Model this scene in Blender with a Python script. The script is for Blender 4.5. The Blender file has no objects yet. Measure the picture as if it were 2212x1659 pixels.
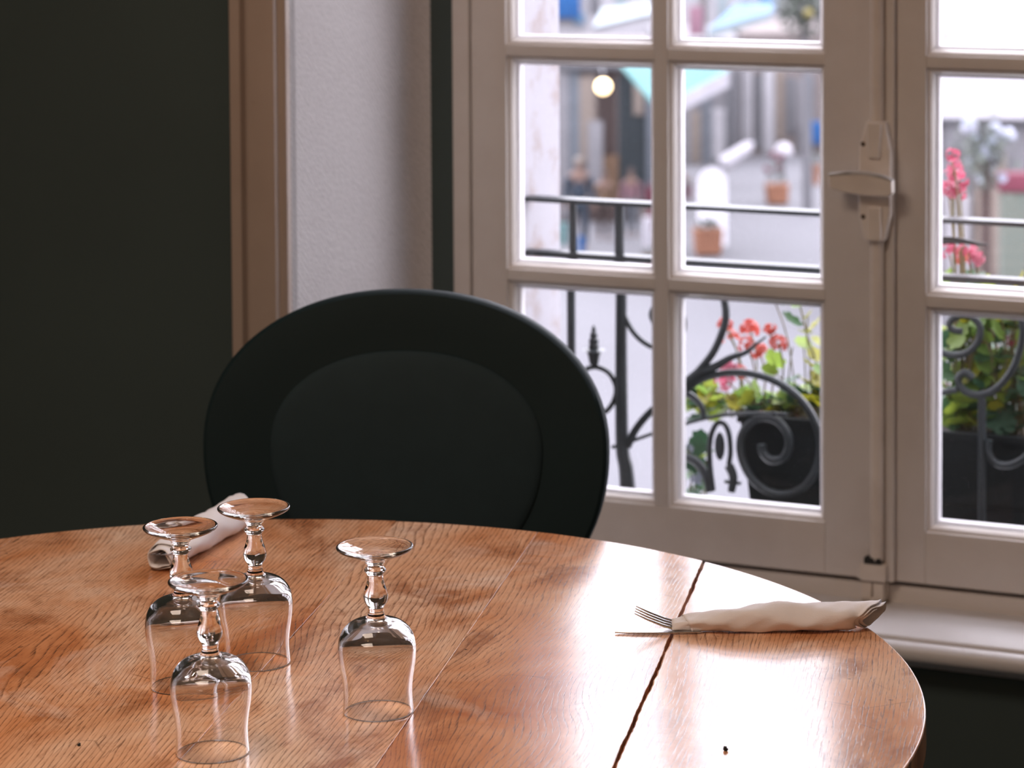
import bpy, bmesh, math, random
from mathutils import Vector, Matrix, Euler
random.seed(7)
SC = bpy.context.scene
COL = SC.collection
PI = math.pi
# ------------------------------------------------------------------ camera
F, CX, CY = 6080.0, 1106.0, -45.0
PITCH, ROLL, CAMZ = 0.05, -0.006, 1.55
cam_d = bpy.data.cameras.new('camera'); cam = bpy.data.objects.new('camera', cam_d); COL.objects.link(cam)
cam.matrix_world = Matrix.Translation((0, 0, CAMZ)) @ Matrix.Rotation(PI/2-PITCH, 4, 'X') @ Matrix.Rotation(ROLL, 4, 'Z')
cam_d.sensor_width = 36; cam_d.sensor_fit = 'HORIZONTAL'
cam_d.lens = F/2212*36
cam_d.shift_y = -(829.5-CY)/2212
cam_d.dof.use_dof = True; cam_d.dof.focus_distance = 2.66; cam_d.dof.aperture_fstop = 9.0
cam_d.clip_start = 0.05; cam_d.clip_end = 500
SC.camera = cam
# ------------------------------------------------------------------ world, light, exposure
SC.view_settings.view_transform = 'Standard'; SC.view_settings.look = 'None'
SC.view_settings.gamma = 1; SC.view_settings.use_curve_mapping = False
SC.view_settings.exposure = 0.0
SKY = 5.4
W = bpy.data.worlds.new('overcast_sky'); SC.world = W; W.use_nodes = True
# overcast sky: three times brighter overhead than at the horizon, as overcast skies are
_t = W.node_tree; bg = _t.nodes['Background']; bg.inputs[0].default_value = (0.93, 0.90, 1.0, 1)
_g = _t.nodes.new('ShaderNodeTexCoord'); _s = _t.nodes.new('ShaderNodeSeparateXYZ'); _t.links.new(_g.outputs['Generated'], _s.inputs[0])
_m = _t.nodes.new('ShaderNodeMath'); _m.operation = 'MAXIMUM'; _m.inputs[1].default_value = 0; _t.links.new(_s.outputs[2], _m.inputs[0])
_a = _t.nodes.new('ShaderNodeMath'); _a.operation = 'MULTIPLY_ADD'; _a.inputs[1].default_value = 2.0*SKY; _a.inputs[2].default_value = SKY
_t.links.new(_m.outputs[0], _a.inputs[0]); _t.links.new(_a.outputs[0], bg.inputs[1])
cy_ = SC.cycles
cy_.max_bounces = 14; cy_.transmission_bounces = 14; cy_.transparent_max_bounces = 24; cy_.diffuse_bounces = 6; cy_.glossy_bounces = 6
cy_.sample_clamp_indirect = 12.0; cy_.use_denoising = True; cy_.blur_glossy = 0.0

TH = math.radians(24.3)
O = Vector((.13, 4.2, 0)); U = Vector((math.cos(TH), -math.sin(TH), 0)); V = Vector((math.sin(TH), math.cos(TH), 0)); ZZ = Vector((0, 0, 1))
def w(u, v, z=0): return O+U*u+V*v+ZZ*z
WM = Matrix.Translation(O) @ Matrix.Rotation(-TH, 4, 'Z')
CAM3 = cam.matrix_world.to_3x3(); CP = Vector((0, 0, CAMZ))
def ray(x, y): return CAM3 @ Vector(((x-CX)/F, -(y-CY)/F, -1))
def hit(x, y, p, n):
    d = ray(x, y); return CP+d*((p-CP).dot(n)/d.dot(n))
def onv(x, y, v):                       # point (u, z) of the plane v metres outside the window's inner face
    p = hit(x, y, O+V*v, V); return (p-O).dot(U), p.z
def onu(x, y, u):
    p = hit(x, y, O+U*u, U); return (p-O).dot(V), p.z
TN = Vector((-.013, 0, 1)); T0 = Vector((-.2, 2.55, .76))
def ont(x, y): return hit(x, y, T0, TN)  # point of the table top
GZ = CAMZ-7.8
def ong(x, y): return hit(x, y, Vector((0, 0, GZ)), ZZ)
def ony(x, y, Y): return hit(x, y, Vector((0, Y, 0)), Vector((0, 1, 0)))

def area(name, m, sx, sy, power, col):
    l = bpy.data.lights.new(name, 'AREA'); l.shape = 'RECTANGLE'; l.size = sx; l.size_y = sy; l.energy = power; l.color = col
    o = bpy.data.objects.new(name, l); o.matrix_world = m; COL.objects.link(o); return o
# unseen warm fill added for the ceiling lamps, over table and behind camera
LAMP = 0.26
area('ceiling_lamp_fill', Matrix.Translation((-0.8, 2.0, 2.6)), .8, .8, 100*LAMP, (1.0, .80, .66))
area('ceiling_lamp_fill', Matrix.Translation((-1.9, -.6, 2.62)), 1.0, 1.0, 46*LAMP, (1.0, .80, .66))
for x, y, z in ((-1.2, 1.3, 2.35), (-.95, 1.1, 2.35), (-.2, .3, 2.35), (.35, .2, 2.35)):
    l = bpy.data.lights.new('bulb_light', 'POINT'); l.energy = 3.0; l.color = (1, .55, .25); l.shadow_soft_size = .03
    o = bpy.data.objects.new('bulb_light', l); o.location = (x, y, z); COL.objects.link(o)
pt = area('window_portal', WM @ Matrix.Translation((.43, .09, 1.4)) @ Matrix.Rotation(-PI/2, 4, 'X'), 1.3, 1.9, 1, (1, 1, 1))
pt.data.cycles.is_portal = True

# ------------------------------------------------------------------ materials
def mat(name):
    m = bpy.data.materials.new(name); m.use_nodes = True
    nt = m.node_tree; return m, nt, nt.nodes['Principled BSDF']
def N(nt, t, **kw):
    n = nt.nodes.new(t)
    for k, v in kw.items(): setattr(n, k, v)
    return n
def L(nt, a, b): nt.links.new(a, b)
def noise(nt, vec, scale, detail=3, rough=.5, dist=0):
    n = N(nt, 'ShaderNodeTexNoise'); n.inputs['Scale'].default_value = scale; n.inputs['Detail'].default_value = detail
    n.inputs['Roughness'].default_value = rough; n.inputs['Distortion'].default_value = dist
    if vec is not None: L(nt, vec, n.inputs['Vector'])
    return n.outputs['Fac']
def ramp(nt, fac, stops):
    r = N(nt, 'ShaderNodeValToRGB'); e = r.color_ramp.elements
    while len(e) < len(stops): e.new(.5)
    for q, (p, c) in zip(e, stops):
        q.position = p; q.color = (*c, 1) if not isinstance(c, (int, float)) else (c, c, c, 1)
    L(nt, fac, r.inputs['Fac']); return r.outputs['Color']
def mix(nt, f, a, b, mode='MIX'):
    m = N(nt, 'ShaderNodeMix', data_type='RGBA', blend_type=mode)
    for i, v in ((0, f), (6, a), (7, b)):
        if isinstance(v, bpy.types.NodeSocket): L(nt, v, m.inputs[i])
        elif i == 0: m.inputs[0].default_value = v
        else: m.inputs[i].default_value = (*v, 1) if not isinstance(v, (int, float)) else (v, v, v, 1)
    return m.outputs[2]
def mth(nt, op, a, b=0.0, c=0.0):
    m = N(nt, 'ShaderNodeMath', operation=op)
    for i, v in enumerate((a, b, c)):
        if isinstance(v, bpy.types.NodeSocket): L(nt, v, m.inputs[i])
        else: m.inputs[i].default_value = v
    return m.outputs[0]
def bump(nt, h, strength, dist, b, prev=None):
    n = N(nt, 'ShaderNodeBump'); n.inputs['Strength'].default_value = strength; n.inputs['Distance'].default_value = dist
    L(nt, h, n.inputs['Height'])
    if prev is not None: L(nt, prev, n.inputs['Normal'])
    if b is not None: L(nt, n.outputs[0], b.inputs['Normal'])
    return n.outputs[0]
def coords(nt, scale=(1, 1, 1)):
    t = N(nt, 'ShaderNodeTexCoord'); m = N(nt, 'ShaderNodeMapping'); m.inputs['Scale'].default_value = scale
    L(nt, t.outputs['Object'], m.inputs['Vector']); return m.outputs[0]
def plain(name, col, rough=.6, metal=0, spec=.5, var=.12, vs=8, bmp=0, bs=60, bd=.002, col2=None):
    m, nt, b = mat(name); v = coords(nt)
    f = noise(nt, v, vs, 4)
    c2 = col2 or tuple(max(0, c*(1-var)) for c in col)
    L(nt, ramp(nt, f, [(.3, c2), (.7, col)]), b.inputs['Base Color'])
    b.inputs['Roughness'].default_value = rough; b.inputs['Metallic'].default_value = metal
    b.inputs['Specular IOR Level'].default_value = spec
    if bmp: bump(nt, noise(nt, v, bs, 4), bmp, bd, b)
    return m
def painted(name, col, dirt, rough=.4):
    m, nt, b = mat(name); v = coords(nt)
    f = noise(nt, v, 5, 5, .6); g = noise(nt, v, 38, 4, .7)
    c = mix(nt, ramp(nt, f, [(.45, 0), (.8, .55)]), col, dirt)
    c = mix(nt, ramp(nt, g, [(.70, 0), (.78, .5)]), c, tuple(x*.35 for x in dirt))
    L(nt, c, b.inputs['Base Color']); b.inputs['Roughness'].default_value = rough
    bump(nt, noise(nt, v, 45, 3), .12, .001, b); return m
M = {}
M['paint'] = painted('cream_gloss_paint', (.66, .62, .59), (.50, .44, .40))
M['casing'] = painted('casing_paint', (.38, .30, .25), (.30, .225, .18))
M['sillpaint'] = painted('sill_paint', (.62, .60, .60), (.50, .46, .44), .45)
M['ironpaint'] = painted('fitting_paint', (.74, .68, .62), (.36, .28, .22), .35)
M['steel'] = plain('worn_steel', (.62, .61, .60), .5, .6, var=.4, vs=60)
M['darksteel'] = plain('rusty_screw', (.10, .07, .05), .5, .5)
M['cutlery'] = plain('cutlery_steel', (.62, .62, .63), .18, 1, var=.05)
M['darkgap'] = plain('dark_gap', (.02, .02, .02), .9)
M['wall'] = plain('dark_olive_wall', (.050, .072, .070), .85, var=.12, vs=3, bmp=.25, bs=160, bd=.001)
M['floor'] = plain('dark_floor', (.052, .074, .078), .6, var=.3)
M['ceil'] = plain('ceiling_plaster', (.62, .58, .52), .9)
M['backwall'] = plain('warm_room_wall', (.50, .42, .34), .9)
M['iron'] = plain('black_green_iron', (.012, .018, .021), .42, spec=.4, var=.4, vs=40, bmp=.4, bs=180, bd=.001)
M['planter'] = plain('black_planter', (.005, .008, .009), .6, spec=.2, var=.3, bmp=.2, bs=90)
M['chair'] = plain('black_chair_frame', (.009, .021, .024), .62, spec=.2, var=.1)
M['cushion'] = plain('charcoal_cushion', (.016, .031, .037), .85, spec=.3, var=.1, vs=30, bmp=.25, bs=700, bd=.0005)
M['exterior'] = plain('white_outer_wall', (.13, .125, .135), .9, var=.1, vs=20)
M['napkin'] = plain('white_paper', (.80, .77, .78), .9, spec=.15, var=.04, bmp=.5, bs=900, bd=.0004)
def stucco():
    m, nt, b = mat('peeling_white_stucco'); v = coords(nt)
    f = noise(nt, v, 14, 6, .7); g = noise(nt, v, 4, 3)
    c = mix(nt, ramp(nt, f, [(.50, 0), (.68, 1)]), (.26, .25, .27), (.19, .145, .13))
    c = mix(nt, ramp(nt, noise(nt, v, 9, 5, .65, .8), [(.66, 0), (.72, 1)]), c, (.07, .03, .02))
    L(nt, c, b.inputs['Base Color']); b.inputs['Roughness'].default_value = .95
    bump(nt, f, .5, .004, b); return m
M['stucco'] = stucco()
def weave():
    m, nt, b = mat('woven_wallcovering'); v = coords(nt)
    b.inputs['Base Color'].default_value = (.44, .42, .415, 1); b.inputs['Roughness'].default_value = .85
    a = N(nt, 'ShaderNodeTexWave', wave_type='BANDS', bands_direction='DIAGONAL'); a.inputs['Scale'].default_value = 60; a.inputs['Distortion'].default_value = 3.5
    a.inputs['Detail'].default_value = 2; a.inputs['Detail Scale'].default_value = 2
    L(nt, v, a.inputs['Vector'])
    n = noise(nt, v, 170, 3)
    h = mth(nt, 'ADD', mth(nt, 'MULTIPLY', a.outputs['Fac'], .7), n)
    L(nt, mix(nt, ramp(nt, h, [(.4, 0), (1.1, 1)]), (.41, .39, .385), (.54, .515, .51)), b.inputs['Base Color'])
    bump(nt, h, .5, .0012, b); return m
M['weave'] = weave()
def pane_mat():
    m, nt, b = mat('window_glass'); nt.nodes.remove(b)
    out = nt.nodes['Material Output']
    t = N(nt, 'ShaderNodeBsdfTransparent'); t.inputs[0].default_value = (.95, .955, .96, 1)
    g = N(nt, 'ShaderNodeBsdfGlossy'); g.inputs['Roughness'].default_value = .02; g.inputs[0].default_value = (1, 1, 1, 1)
    lw = N(nt, 'ShaderNodeLayerWeight'); lw.inputs[0].default_value = .5
    fr_ = mth(nt, 'MULTIPLY_ADD', mth(nt, 'POWER', lw.outputs['Facing'], 5.0), .9, .04)
    d = N(nt, 'ShaderNodeBsdfDiffuse'); d.inputs[0].default_value = (.7, .7, .7, 1)
    mx = N(nt, 'ShaderNodeMixShader'); L(nt, fr_, mx.inputs[0]); L(nt, t.outputs[0], mx.inputs[1]); L(nt, g.outputs[0], mx.inputs[2])
    mx2 = N(nt, 'ShaderNodeMixShader')
    dust = mth(nt, 'ADD', ramp(nt, noise(nt, coords(nt), 300, 2, .5), [(.72, 0), (.80, .25)]), ramp(nt, noise(nt, coords(nt), 6, 4), [(.3, .006), (.8, .02)]))
    L(nt, dust, mx2.inputs[0])
    L(nt, mx.outputs[0], mx2.inputs[1]); L(nt, d.outputs[0], mx2.inputs[2]); L(nt, mx2.outputs[0], out.inputs[0])
    return m
M['pane'] = pane_mat()
def glass_mat():
    m, nt, b = mat('clear_glass'); b.inputs['Transmission Weight'].default_value = 1; b.inputs['Roughness'].default_value = 0
    b.inputs['IOR'].default_value = 1.5; b.inputs['Base Color'].default_value = (1, 1, 1, 1)
    v = coords(nt); bump(nt, noise(nt, v, 35, 1), .012, .001, b); return m
M['glass'] = glass_mat()
def emit(name, col, s):
    m, nt, b = mat(name); b.inputs['Emission Color'].default_value = (*col, 1); b.inputs['Emission Strength'].default_value = s
    b.inputs['Base Color'].default_value = (*col, 1); return m
def leaf_mat(name, c1, c2, tr):
    m, nt, b = mat(name); out = nt.nodes['Material Output']
    oi = N(nt, 'ShaderNodeObjectInfo'); v = coords(nt)
    c = ramp(nt, oi.outputs['Random'], [(0, c1), (1, c2)])
    c = mix(nt, ramp(nt, noise(nt, v, 90, 3), [(.4, 0), (.7, .5)]), c, tuple(x*.6 for x in c1))
    L(nt, c, b.inputs['Base Color']); b.inputs['Roughness'].default_value = .55
    t = N(nt, 'ShaderNodeBsdfTranslucent'); L(nt, c, t.inputs[0])
    mx = N(nt, 'ShaderNodeMixShader'); mx.inputs[0].default_value = tr
    L(nt, b.outputs[0], mx.inputs[1]); L(nt, t.outputs[0], mx.inputs[2]); L(nt, mx.outputs[0], out.inputs[0]); return m
M['leaf'] = leaf_mat('geranium_leaf', (.15, .28, .06), (.32, .40, .05), .45)
M['leafdark'] = leaf_mat('geranium_leaf_dark', (.03, .09, .045), (.07, .15, .06), .25)
M['leafyellow'] = leaf_mat('geranium_leaf_yellow', (.30, .27, .012), (.24, .28, .03), .4)
M['dry'] = leaf_mat('dry_leaf', (.07, .025, .01), (.11, .05, .025), .2)
M['stem'] = leaf_mat('plant_stem', (.16, .16, .05), (.20, .12, .06), .2)
M['petalred'] = leaf_mat('red_petal', (.45, .05, .03), (.50, .11, .08), .4)
M['petalpink'] = leaf_mat('pink_petal', (.45, .04, .10), (.50, .17, .23), .4)
M['petalwhite'] = leaf_mat('white_petal', (.38, .38, .44), (.28, .33, .42), .3)
M['soil'] = plain('potting_soil', (.03, .018, .012), .95, var=.5, bmp=1, bs=80, bd=.01)

def wood_mat():
    m, nt, b = mat('worn_oak_table_top')
    tc = N(nt, 'ShaderNodeTexCoord'); oi = N(nt, 'ShaderNodeObjectInfo')
    sep = N(nt, 'ShaderNodeSeparateXYZ'); L(nt, tc.outputs['Object'], sep.inputs[0])
    x, y = sep.outputs[0], sep.outputs[1]
    off = mth(nt, 'MULTIPLY', oi.outputs['Random'], 17.0)
    def vec(sx, sy, o=0.0):
        c = N(nt, 'ShaderNodeCombineXYZ'); L(nt, mth(nt, 'MULTIPLY', x, sx), c.inputs[0])
        L(nt, mth(nt, 'MULTIPLY', y, sy), c.inputs[1]); L(nt, mth(nt, 'ADD', off, o), c.inputs[2]); return c.outputs[0]
    # growth rings: plain sawn figure, long tongues along the grain
    warp = noise(nt, vec(1.15, 3.4), 1, 2, .45, .5)
    warp2 = noise(nt, vec(9, 26, 3), 1, 2)
    d = mth(nt, 'ADD', mth(nt, 'MULTIPLY', y, 1.0), mth(nt, 'MULTIPLY', warp, .17))
    d = mth(nt, 'ADD', d, mth(nt, 'MULTIPLY', warp2, .012))
    ph = mth(nt, 'MULTIPLY', d, 185.0)
    fr = mth(nt, 'FRACT', ph)
    ring = ramp(nt, fr, [(0, .0), (.07, 1), (.16, .75), (.34, .15), (1, 0)])
    # pores: short dark dashes that gather on the ring lines
    dash = noise(nt, vec(42, 760, 5), 1, 2, .6)
    pores = ramp(nt, mth(nt, 'ADD', dash, mth(nt, 'MULTIPLY', ring, .17)), [(.62, 0), (.71, 1)])
    fine = noise(nt, vec(10, 420, 9), 1, 3, .6)
    patch = noise(nt, vec(3.2, 4.6, 1), 1, 5, .6, .6)
    patch2 = noise(nt, vec(7, 13, 4), 1, 6, .7, .5)
    worn = noise(nt, vec(5, 7, 7), 1, 6, .62, 1.0)
    base = ramp(nt, patch, [(.30, (.46, .14, .04)), (.42, (.66, .28, .12)), (.54, (.80, .44, .25)), (.70, (.88, .62, .44))])
    base = mix(nt, ramp(nt, patch2, [(.52, 0), (.66, .75)]), base, (.34, .11, .035))
    base = mix(nt, ramp(nt, worn, [(.56, 0), (.70, .55)]), base, (.88, .68, .54))
    base = mix(nt, mth(nt, 'MULTIPLY', ramp(nt, fine, [(.35, 1), (.62, 0)]), .24), base, (.30, .12, .05))
    base = mix(nt, mth(nt, 'MULTIPLY', mth(nt, 'MULTIPLY', ring, ramp(nt, patch2, [(.32, .25), (.62, 1)])), .72), base, (.20, .075, .03))
    base = mix(nt, mth(nt, 'MULTIPLY', pores, .62), base, (.10, .04, .02))
    # scratches across the grain and dark dents
    sc = N(nt, 'ShaderNodeTexVoronoi', feature='DISTANCE_TO_EDGE'); sc.inputs['Scale'].default_value = 1
    L(nt, vec(9, 7, 2), sc.inputs['Vector'])
    scr = mth(nt, 'MULTIPLY', ramp(nt, sc.outputs[0], [(0, 1), (.010, 0)]), ramp(nt, noise(nt, vec(12, 12, 6), 1, 2), [(.58, 0), (.66, 1)]))
    base = mix(nt, mth(nt, 'MULTIPLY', scr, .6), base, (.10, .04, .02))
    spots = ramp(nt, noise(nt, vec(75, 75, 8), 1, 2, .5), [(.76, 0), (.80, 1)])
    base = mix(nt, mth(nt, 'MULTIPLY', spots, .85), base, (.04, .02, .015))
    L(nt, base, b.inputs['Base Color'])
    L(nt, mth(nt, 'MULTIPLY_ADD', worn, .04, mth(nt, 'MULTIPLY_ADD', pores, .03, .145)), b.inputs['Roughness'])
    b.inputs['IOR'].default_value = 1.5
    b.inputs['Specular IOR Level'].default_value = .62
    h = mth(nt, 'ADD', mth(nt, 'MULTIPLY', pores, -.9), mth(nt, 'MULTIPLY', fine, .35))
    h = mth(nt, 'ADD', h, mth(nt, 'MULTIPLY', spots, -1.0))
    b1 = bump(nt, h, .07, .0003, None)
    bump(nt, noise(nt, vec(9, 30, 11), 1, 2), .02, .0006, b, b1)
    return m
M['wood'] = wood_mat()
M['woodedge'] = plain('table_frame_wood', (.16, .07, .03), .5, var=.4)

# ------------------------------------------------------------------ mesh helpers
class MB:
    def __init__(s): s.v = []; s.f = []
    def add(s, vs, fs):
        k = len(s.v); s.v += [tuple(q) for q in vs]; s.f += [tuple(i+k for i in f) for f in fs]; return s
    def box(s, x0, x1, y0, y1, z0, z1, ch=0.0):
        if ch <= 0:
            vs = [(x, y, z) for x in (x0, x1) for y in (y0, y1) for z in (z0, z1)]
            return s.add(vs, [(0, 1, 3, 2), (4, 6, 7, 5), (0, 4, 5, 1), (2, 3, 7, 6), (0, 2, 6, 4), (1, 5, 7, 3)])
        bm = bmesh.new(); bmesh.ops.create_cube(bm, size=1)
        for q in bm.verts: q.co = Vector(((x0+x1)/2+q.co.x*(x1-x0), (y0+y1)/2+q.co.y*(y1-y0), (z0+z1)/2+q.co.z*(z1-z0)))
        bmesh.ops.bevel(bm, geom=bm.edges[:], offset=ch, segments=2, affect='EDGES', profile=.6)
        return s.bm(bm)
    def bm(s, bm, m=None):
        if m: bm.transform(m)
        bm.verts.index_update()
        s.add([q.co.copy() for q in bm.verts], [[q.index for q in f.verts] for f in bm.faces]); bm.free(); return s
    def sphere(s, c, r, seg=14, rings=10, sc=(1, 1, 1)):
        bm = bmesh.new(); bmesh.ops.create_uvsphere(bm, u_segments=seg, v_segments=rings, radius=r)
        return s.bm(bm, Matrix.Translation(c) @ Matrix.Diagonal((*sc, 1)))
    def tube(s, pts, rad, n=8, cap=True, flat=1.0, up=None):
        pts = [Vector(p) for p in pts]; k = len(pts); vs = []; fs = []
        rad = rad if isinstance(rad, (list, tuple)) else [rad]*k
        t0 = (pts[1]-pts[0]).normalized()
        a = Vector(up) if up else (Vector((0, 0, 1)) if abs(t0.z) < .9 else Vector((1, 0, 0)))
        nrm = (a-t0*a.dot(t0)).normalized()
        for i, p in enumerate(pts):
            t = (pts[min(i+1, k-1)]-pts[max(i-1, 0)]).normalized()
            nrm = (nrm-t*nrm.dot(t)).normalized(); b = t.cross(nrm)
            for j in range(n):
                q = 2*PI*(j+.5)/n
                vs.append(p+(nrm*math.cos(q)+b*math.sin(q)*flat)*rad[i])
        for i in range(k-1):
            for j in range(n): fs.append((i*n+j, i*n+(j+1) % n, (i+1)*n+(j+1) % n, (i+1)*n+j))
        if cap: fs += [tuple(range(n))[::-1], tuple(range((k-1)*n, k*n))]
        return s.add(vs, fs)
    def lathe(s, prof, n=48, m=None):
        vs = []; fs = []; idx = []
        for r, z in prof:
            if r < 1e-7: idx.append([len(vs)]); vs.append((0, 0, z))
            else:
                idx.append(list(range(len(vs), len(vs)+n)))
                vs += [(r*math.cos(2*PI*j/n), r*math.sin(2*PI*j/n), z) for j in range(n)]
        for A, B in zip(idx, idx[1:]):
            for j in range(n):
                q = [A[j % len(A)], A[(j+1) % len(A)], B[(j+1) % len(B)], B[j % len(B)]]
                q = list(dict.fromkeys(q))
                if len(q) > 2: fs.append(q)
        if m: vs = [m @ Vector(q) for q in vs]
        return s.add(vs, fs)
    def prism(s, poly, y0, y1, ax='xz'):
        n = len(poly)
        def P(a, b, c): return {'xz': (a, c, b), 'xy': (a, b, c), 'yz': (c, a, b)}[ax]
        vs = [P(a, b, y0) for a, b in poly]+[P(a, b, y1) for a, b in poly]
        fs = [tuple(range(n)), tuple(range(2*n-1, n-1, -1))]+[(i, i+n, (i+1) % n+n, (i+1) % n) for i in range(n)]
        return s.add(vs, fs)
    def build(s, name, m, parent=None, smooth=38, mtx=None, bev=0, mods=None):
        me = bpy.data.meshes.new(name); me.from_pydata(s.v, [], s.f); me.validate()
        bm = bmesh.new(); bm.from_mesh(me); bmesh.ops.recalc_face_normals(bm, faces=bm.faces[:]); bm.to_mesh(me); bm.free()
        if smooth:
            me.shade_smooth(); me.set_sharp_from_angle(angle=math.radians(smooth))
        if m: me.materials.append(m)
        o = bpy.data.objects.new(name, me); COL.objects.link(o)
        if parent: o.parent = parent
        if mtx is not None: o.matrix_basis = mtx
        if bev:
            b = o.modifiers.new('bevel', 'BEVEL'); b.width = bev; b.segments = 2; b.limit_method = 'ANGLE'; b.angle_limit = math.radians(40)
        return o
def smooth_pts(pts, k=6, closed=False):
    P = [Vector(p) for p in pts]; out = []; n = len(P)
    for i in range(n if closed else n-1):
        if closed: a, b, c, d = P[i-1], P[i], P[(i+1) % n], P[(i+2) % n]
        else: a, b, c, d = P[max(i-1, 0)], P[i], P[i+1], P[min(i+2, n-1)]
        for j in range(k):
            t = j/k; out.append(.5*((2*b)+(c-a)*t+(2*a-5*b+4*c-d)*t*t+(3*b-a-3*c+d)*t**3))
    if not closed: out.append(P[-1])
    return out
def tag(o, label=None, cat=None, group=None, kind=None):
    if label: o['label'] = label
    if cat: o['category'] = cat
    if group: o['group'] = group
    if kind: o['kind'] = kind
    return o
def empty(name, mtx=None, parent=None):
    o = bpy.data.objects.new(name, None); COL.objects.link(o); o.empty_display_size = .05
    if parent: o.parent = parent
    if mtx is not None: o.matrix_basis = mtx
    return o
def dup(o, parent=None, mtx=None):
    c = o.copy(); COL.objects.link(c)
    if parent: c.parent = parent
    if mtx is not None: c.matrix_basis = mtx
    for ch in [q for q in o.children]: dup(ch, c)
    return c
def struct(o, label=None): return tag(o, label, kind='structure')
def tilted(p, rz=0):      # a thing standing on the slightly leaning table top
    return Matrix.Translation(p) @ Matrix.Rotation(-.013, 4, 'Y') @ Matrix.Rotation(rz, 4, 'Z')

# ------------------------------------------------------------------ room shell (window frame of reference: x = u, y = v)
UW = -.243; UL, UR = -.304, 1.36; CEIL = 2.75
VC = onu(625, 400, UL)[0]
struct(MB().box(-3.2, 2.6, -5.6, -.02, -.06, 0).build('floor', M['floor'], mtx=WM), 'dark floor hidden in shade under the table')
struct(MB().box(-3.2, 2.6, -5.6, -.02, CEIL, CEIL+.06).build('ceiling', M['ceil'], mtx=WM), 'pale plaster ceiling of the dining room')
struct(MB().box(-3.2, UL-.08, VC+.02, VC+.08, 0, CEIL).build('wall_left', M['wall'], mtx=WM), 'dark olive wall to the left of the moulded window casing')
struct(MB().box(UR, 2.6, VC+.02, VC+.08, 0, CEIL).build('wall_right', M['wall'], mtx=WM), 'dark wall to the right of the window recess')
struct(MB().box(-3.2, 2.6, -5.66, -5.6, 0, CEIL).build('wall_back', M['backwall'], mtx=WM), 'wall behind the camera')
struct(MB().box(-3.26, -3.2, -5.6, VC+.08, 0, CEIL).build('wall_far_left', M['backwall'], mtx=WM), 'far left side wall of the room')
struct(MB().box(2.6, 2.66, -5.6, VC+.08, 0, CEIL).build('wall_far_right', M['backwall'], mtx=WM), 'far right side wall of the room')
# recess side: woven wall covering
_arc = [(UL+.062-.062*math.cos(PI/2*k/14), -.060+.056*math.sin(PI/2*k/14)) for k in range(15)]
_p = [(UL-.08, VC+.005), (UL, VC+.005), (UL, -.060)]+_arc[1:10]+[(UW-.02, .05), (UL-.08, .05)]
struct(MB().prism(_arc[9:]+[(UW+.002, .05), (UW-.02, .05)], 0, CEIL, 'xy').build('shade_strip', M['wall'], mtx=WM, smooth=60), 'narrow hollow strip coloured dark to imitate shade between the pale recess and the window frame')  # dark wall colour on this half of the cove imitates light falling off
struct(MB().prism(_p, 0, CEIL, 'xy').build('wall_recess_left', M['weave'], mtx=WM), 'pale woven wall covering on the left side of the window recess')
struct(MB().box(UR, UR+.08, VC+.08, .05, 0, CEIL).build('wall_recess_right', M['weave'], mtx=WM), 'pale right side of the window recess')
struct(MB().box(UL-.08, UR+.08, VC+.08, .05, 2.47, 2.6).box(UL-.08, UR+.08, VC+.02, VC+.08, 2.47, CEIL).build('wall_above_window', M['weave'], mtx=WM), 'lintel above the window recess')
ZS = .444
struct(MB().box(UL, UR, -.115, .056, 0, ZS-.055).build('wall_under_window', M['wall'], mtx=WM), 'dark wall below the window sill')
# moulded casing round the recess (swept profile, two verticals and a head)
prof = [(0, .0), (0, -.006), (.004, -.010), (.010, -.012), (.012, -.020), (.020, -.024), (.051, -.025), (.053, -.020), (.0535, -.006), (.060, -.001), (.066, -.005), (.069, -.016), (.084, -.018), (.087, -.014), (.0875, .02), (0, .02)]
def casing(u_in, sgn):
    poly = [(u_in+sgn*a, VC+b) for a, b in prof]
    return MB().prism(poly, 0, 2.56, 'xy')
struct(casing(UL, -1).build('trim_1', M['casing'], mtx=WM, smooth=30), 'brown-pink moulded window casing between dark wall and pale recess')
struct(casing(UR, 1).build('trim_2', M['casing'], mtx=WM, smooth=30), 'moulded casing on the right of the window recess')
struct(MB().box(UL-.09, UR+.09, VC-.02, VC+.02, 2.47, 2.56, .006).build('trim_3', M['casing'], mtx=WM), 'moulded casing above the window recess')
# masonry of the facade: jambs seen through the glass
struct(MB().box(-.50, -.195, .056, .30, -.6, 2.9).build('wall_outer_left', M['stucco'], mtx=WM), 'white peeling stucco jamb outside the left sash')
struct(MB().box(1.31, 1.7, .056, .30, -.6, 2.9).build('wall_outer_right', M['stucco'], mtx=WM), 'white stucco jamb outside on the right')
struct(MB().box(-.5, 1.7, .056, .30, 2.42, 3.3).build('wall_outer_top', M['stucco'], mtx=WM), 'stucco lintel above the window outside')

# ------------------------------------------------------------------ window
win = struct(empty('window_1', WM), 'cream painted casement window of small panes, two leaves, rod bolt between them')
WIN_TOP = .552+.3425*5
ZB = .4765    # bottom of the leaves
ZT = WIN_TOP+.06
UEND = 1.254
# fixed frame
MB().box(UW, -.214, -.004, .056, ZS, ZT+.05, .003).box(1.314, UR, -.004, .056, ZS, ZT+.05, .003).box(-.214, 1.314, -.004, .056, ZT+.003, ZT+.05, .003).build('frame', M['paint'], win)
MB().box(-.214, 1.314, .008, .056, ZS-.004, ZB-.0085, .002).build('bottom_rail', M['paint'], win)
MB().box(-.214, 1.314, .03, .05, ZB-.0085, ZB+.004).build('draught_seal', M['darkgap'], win)
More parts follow.
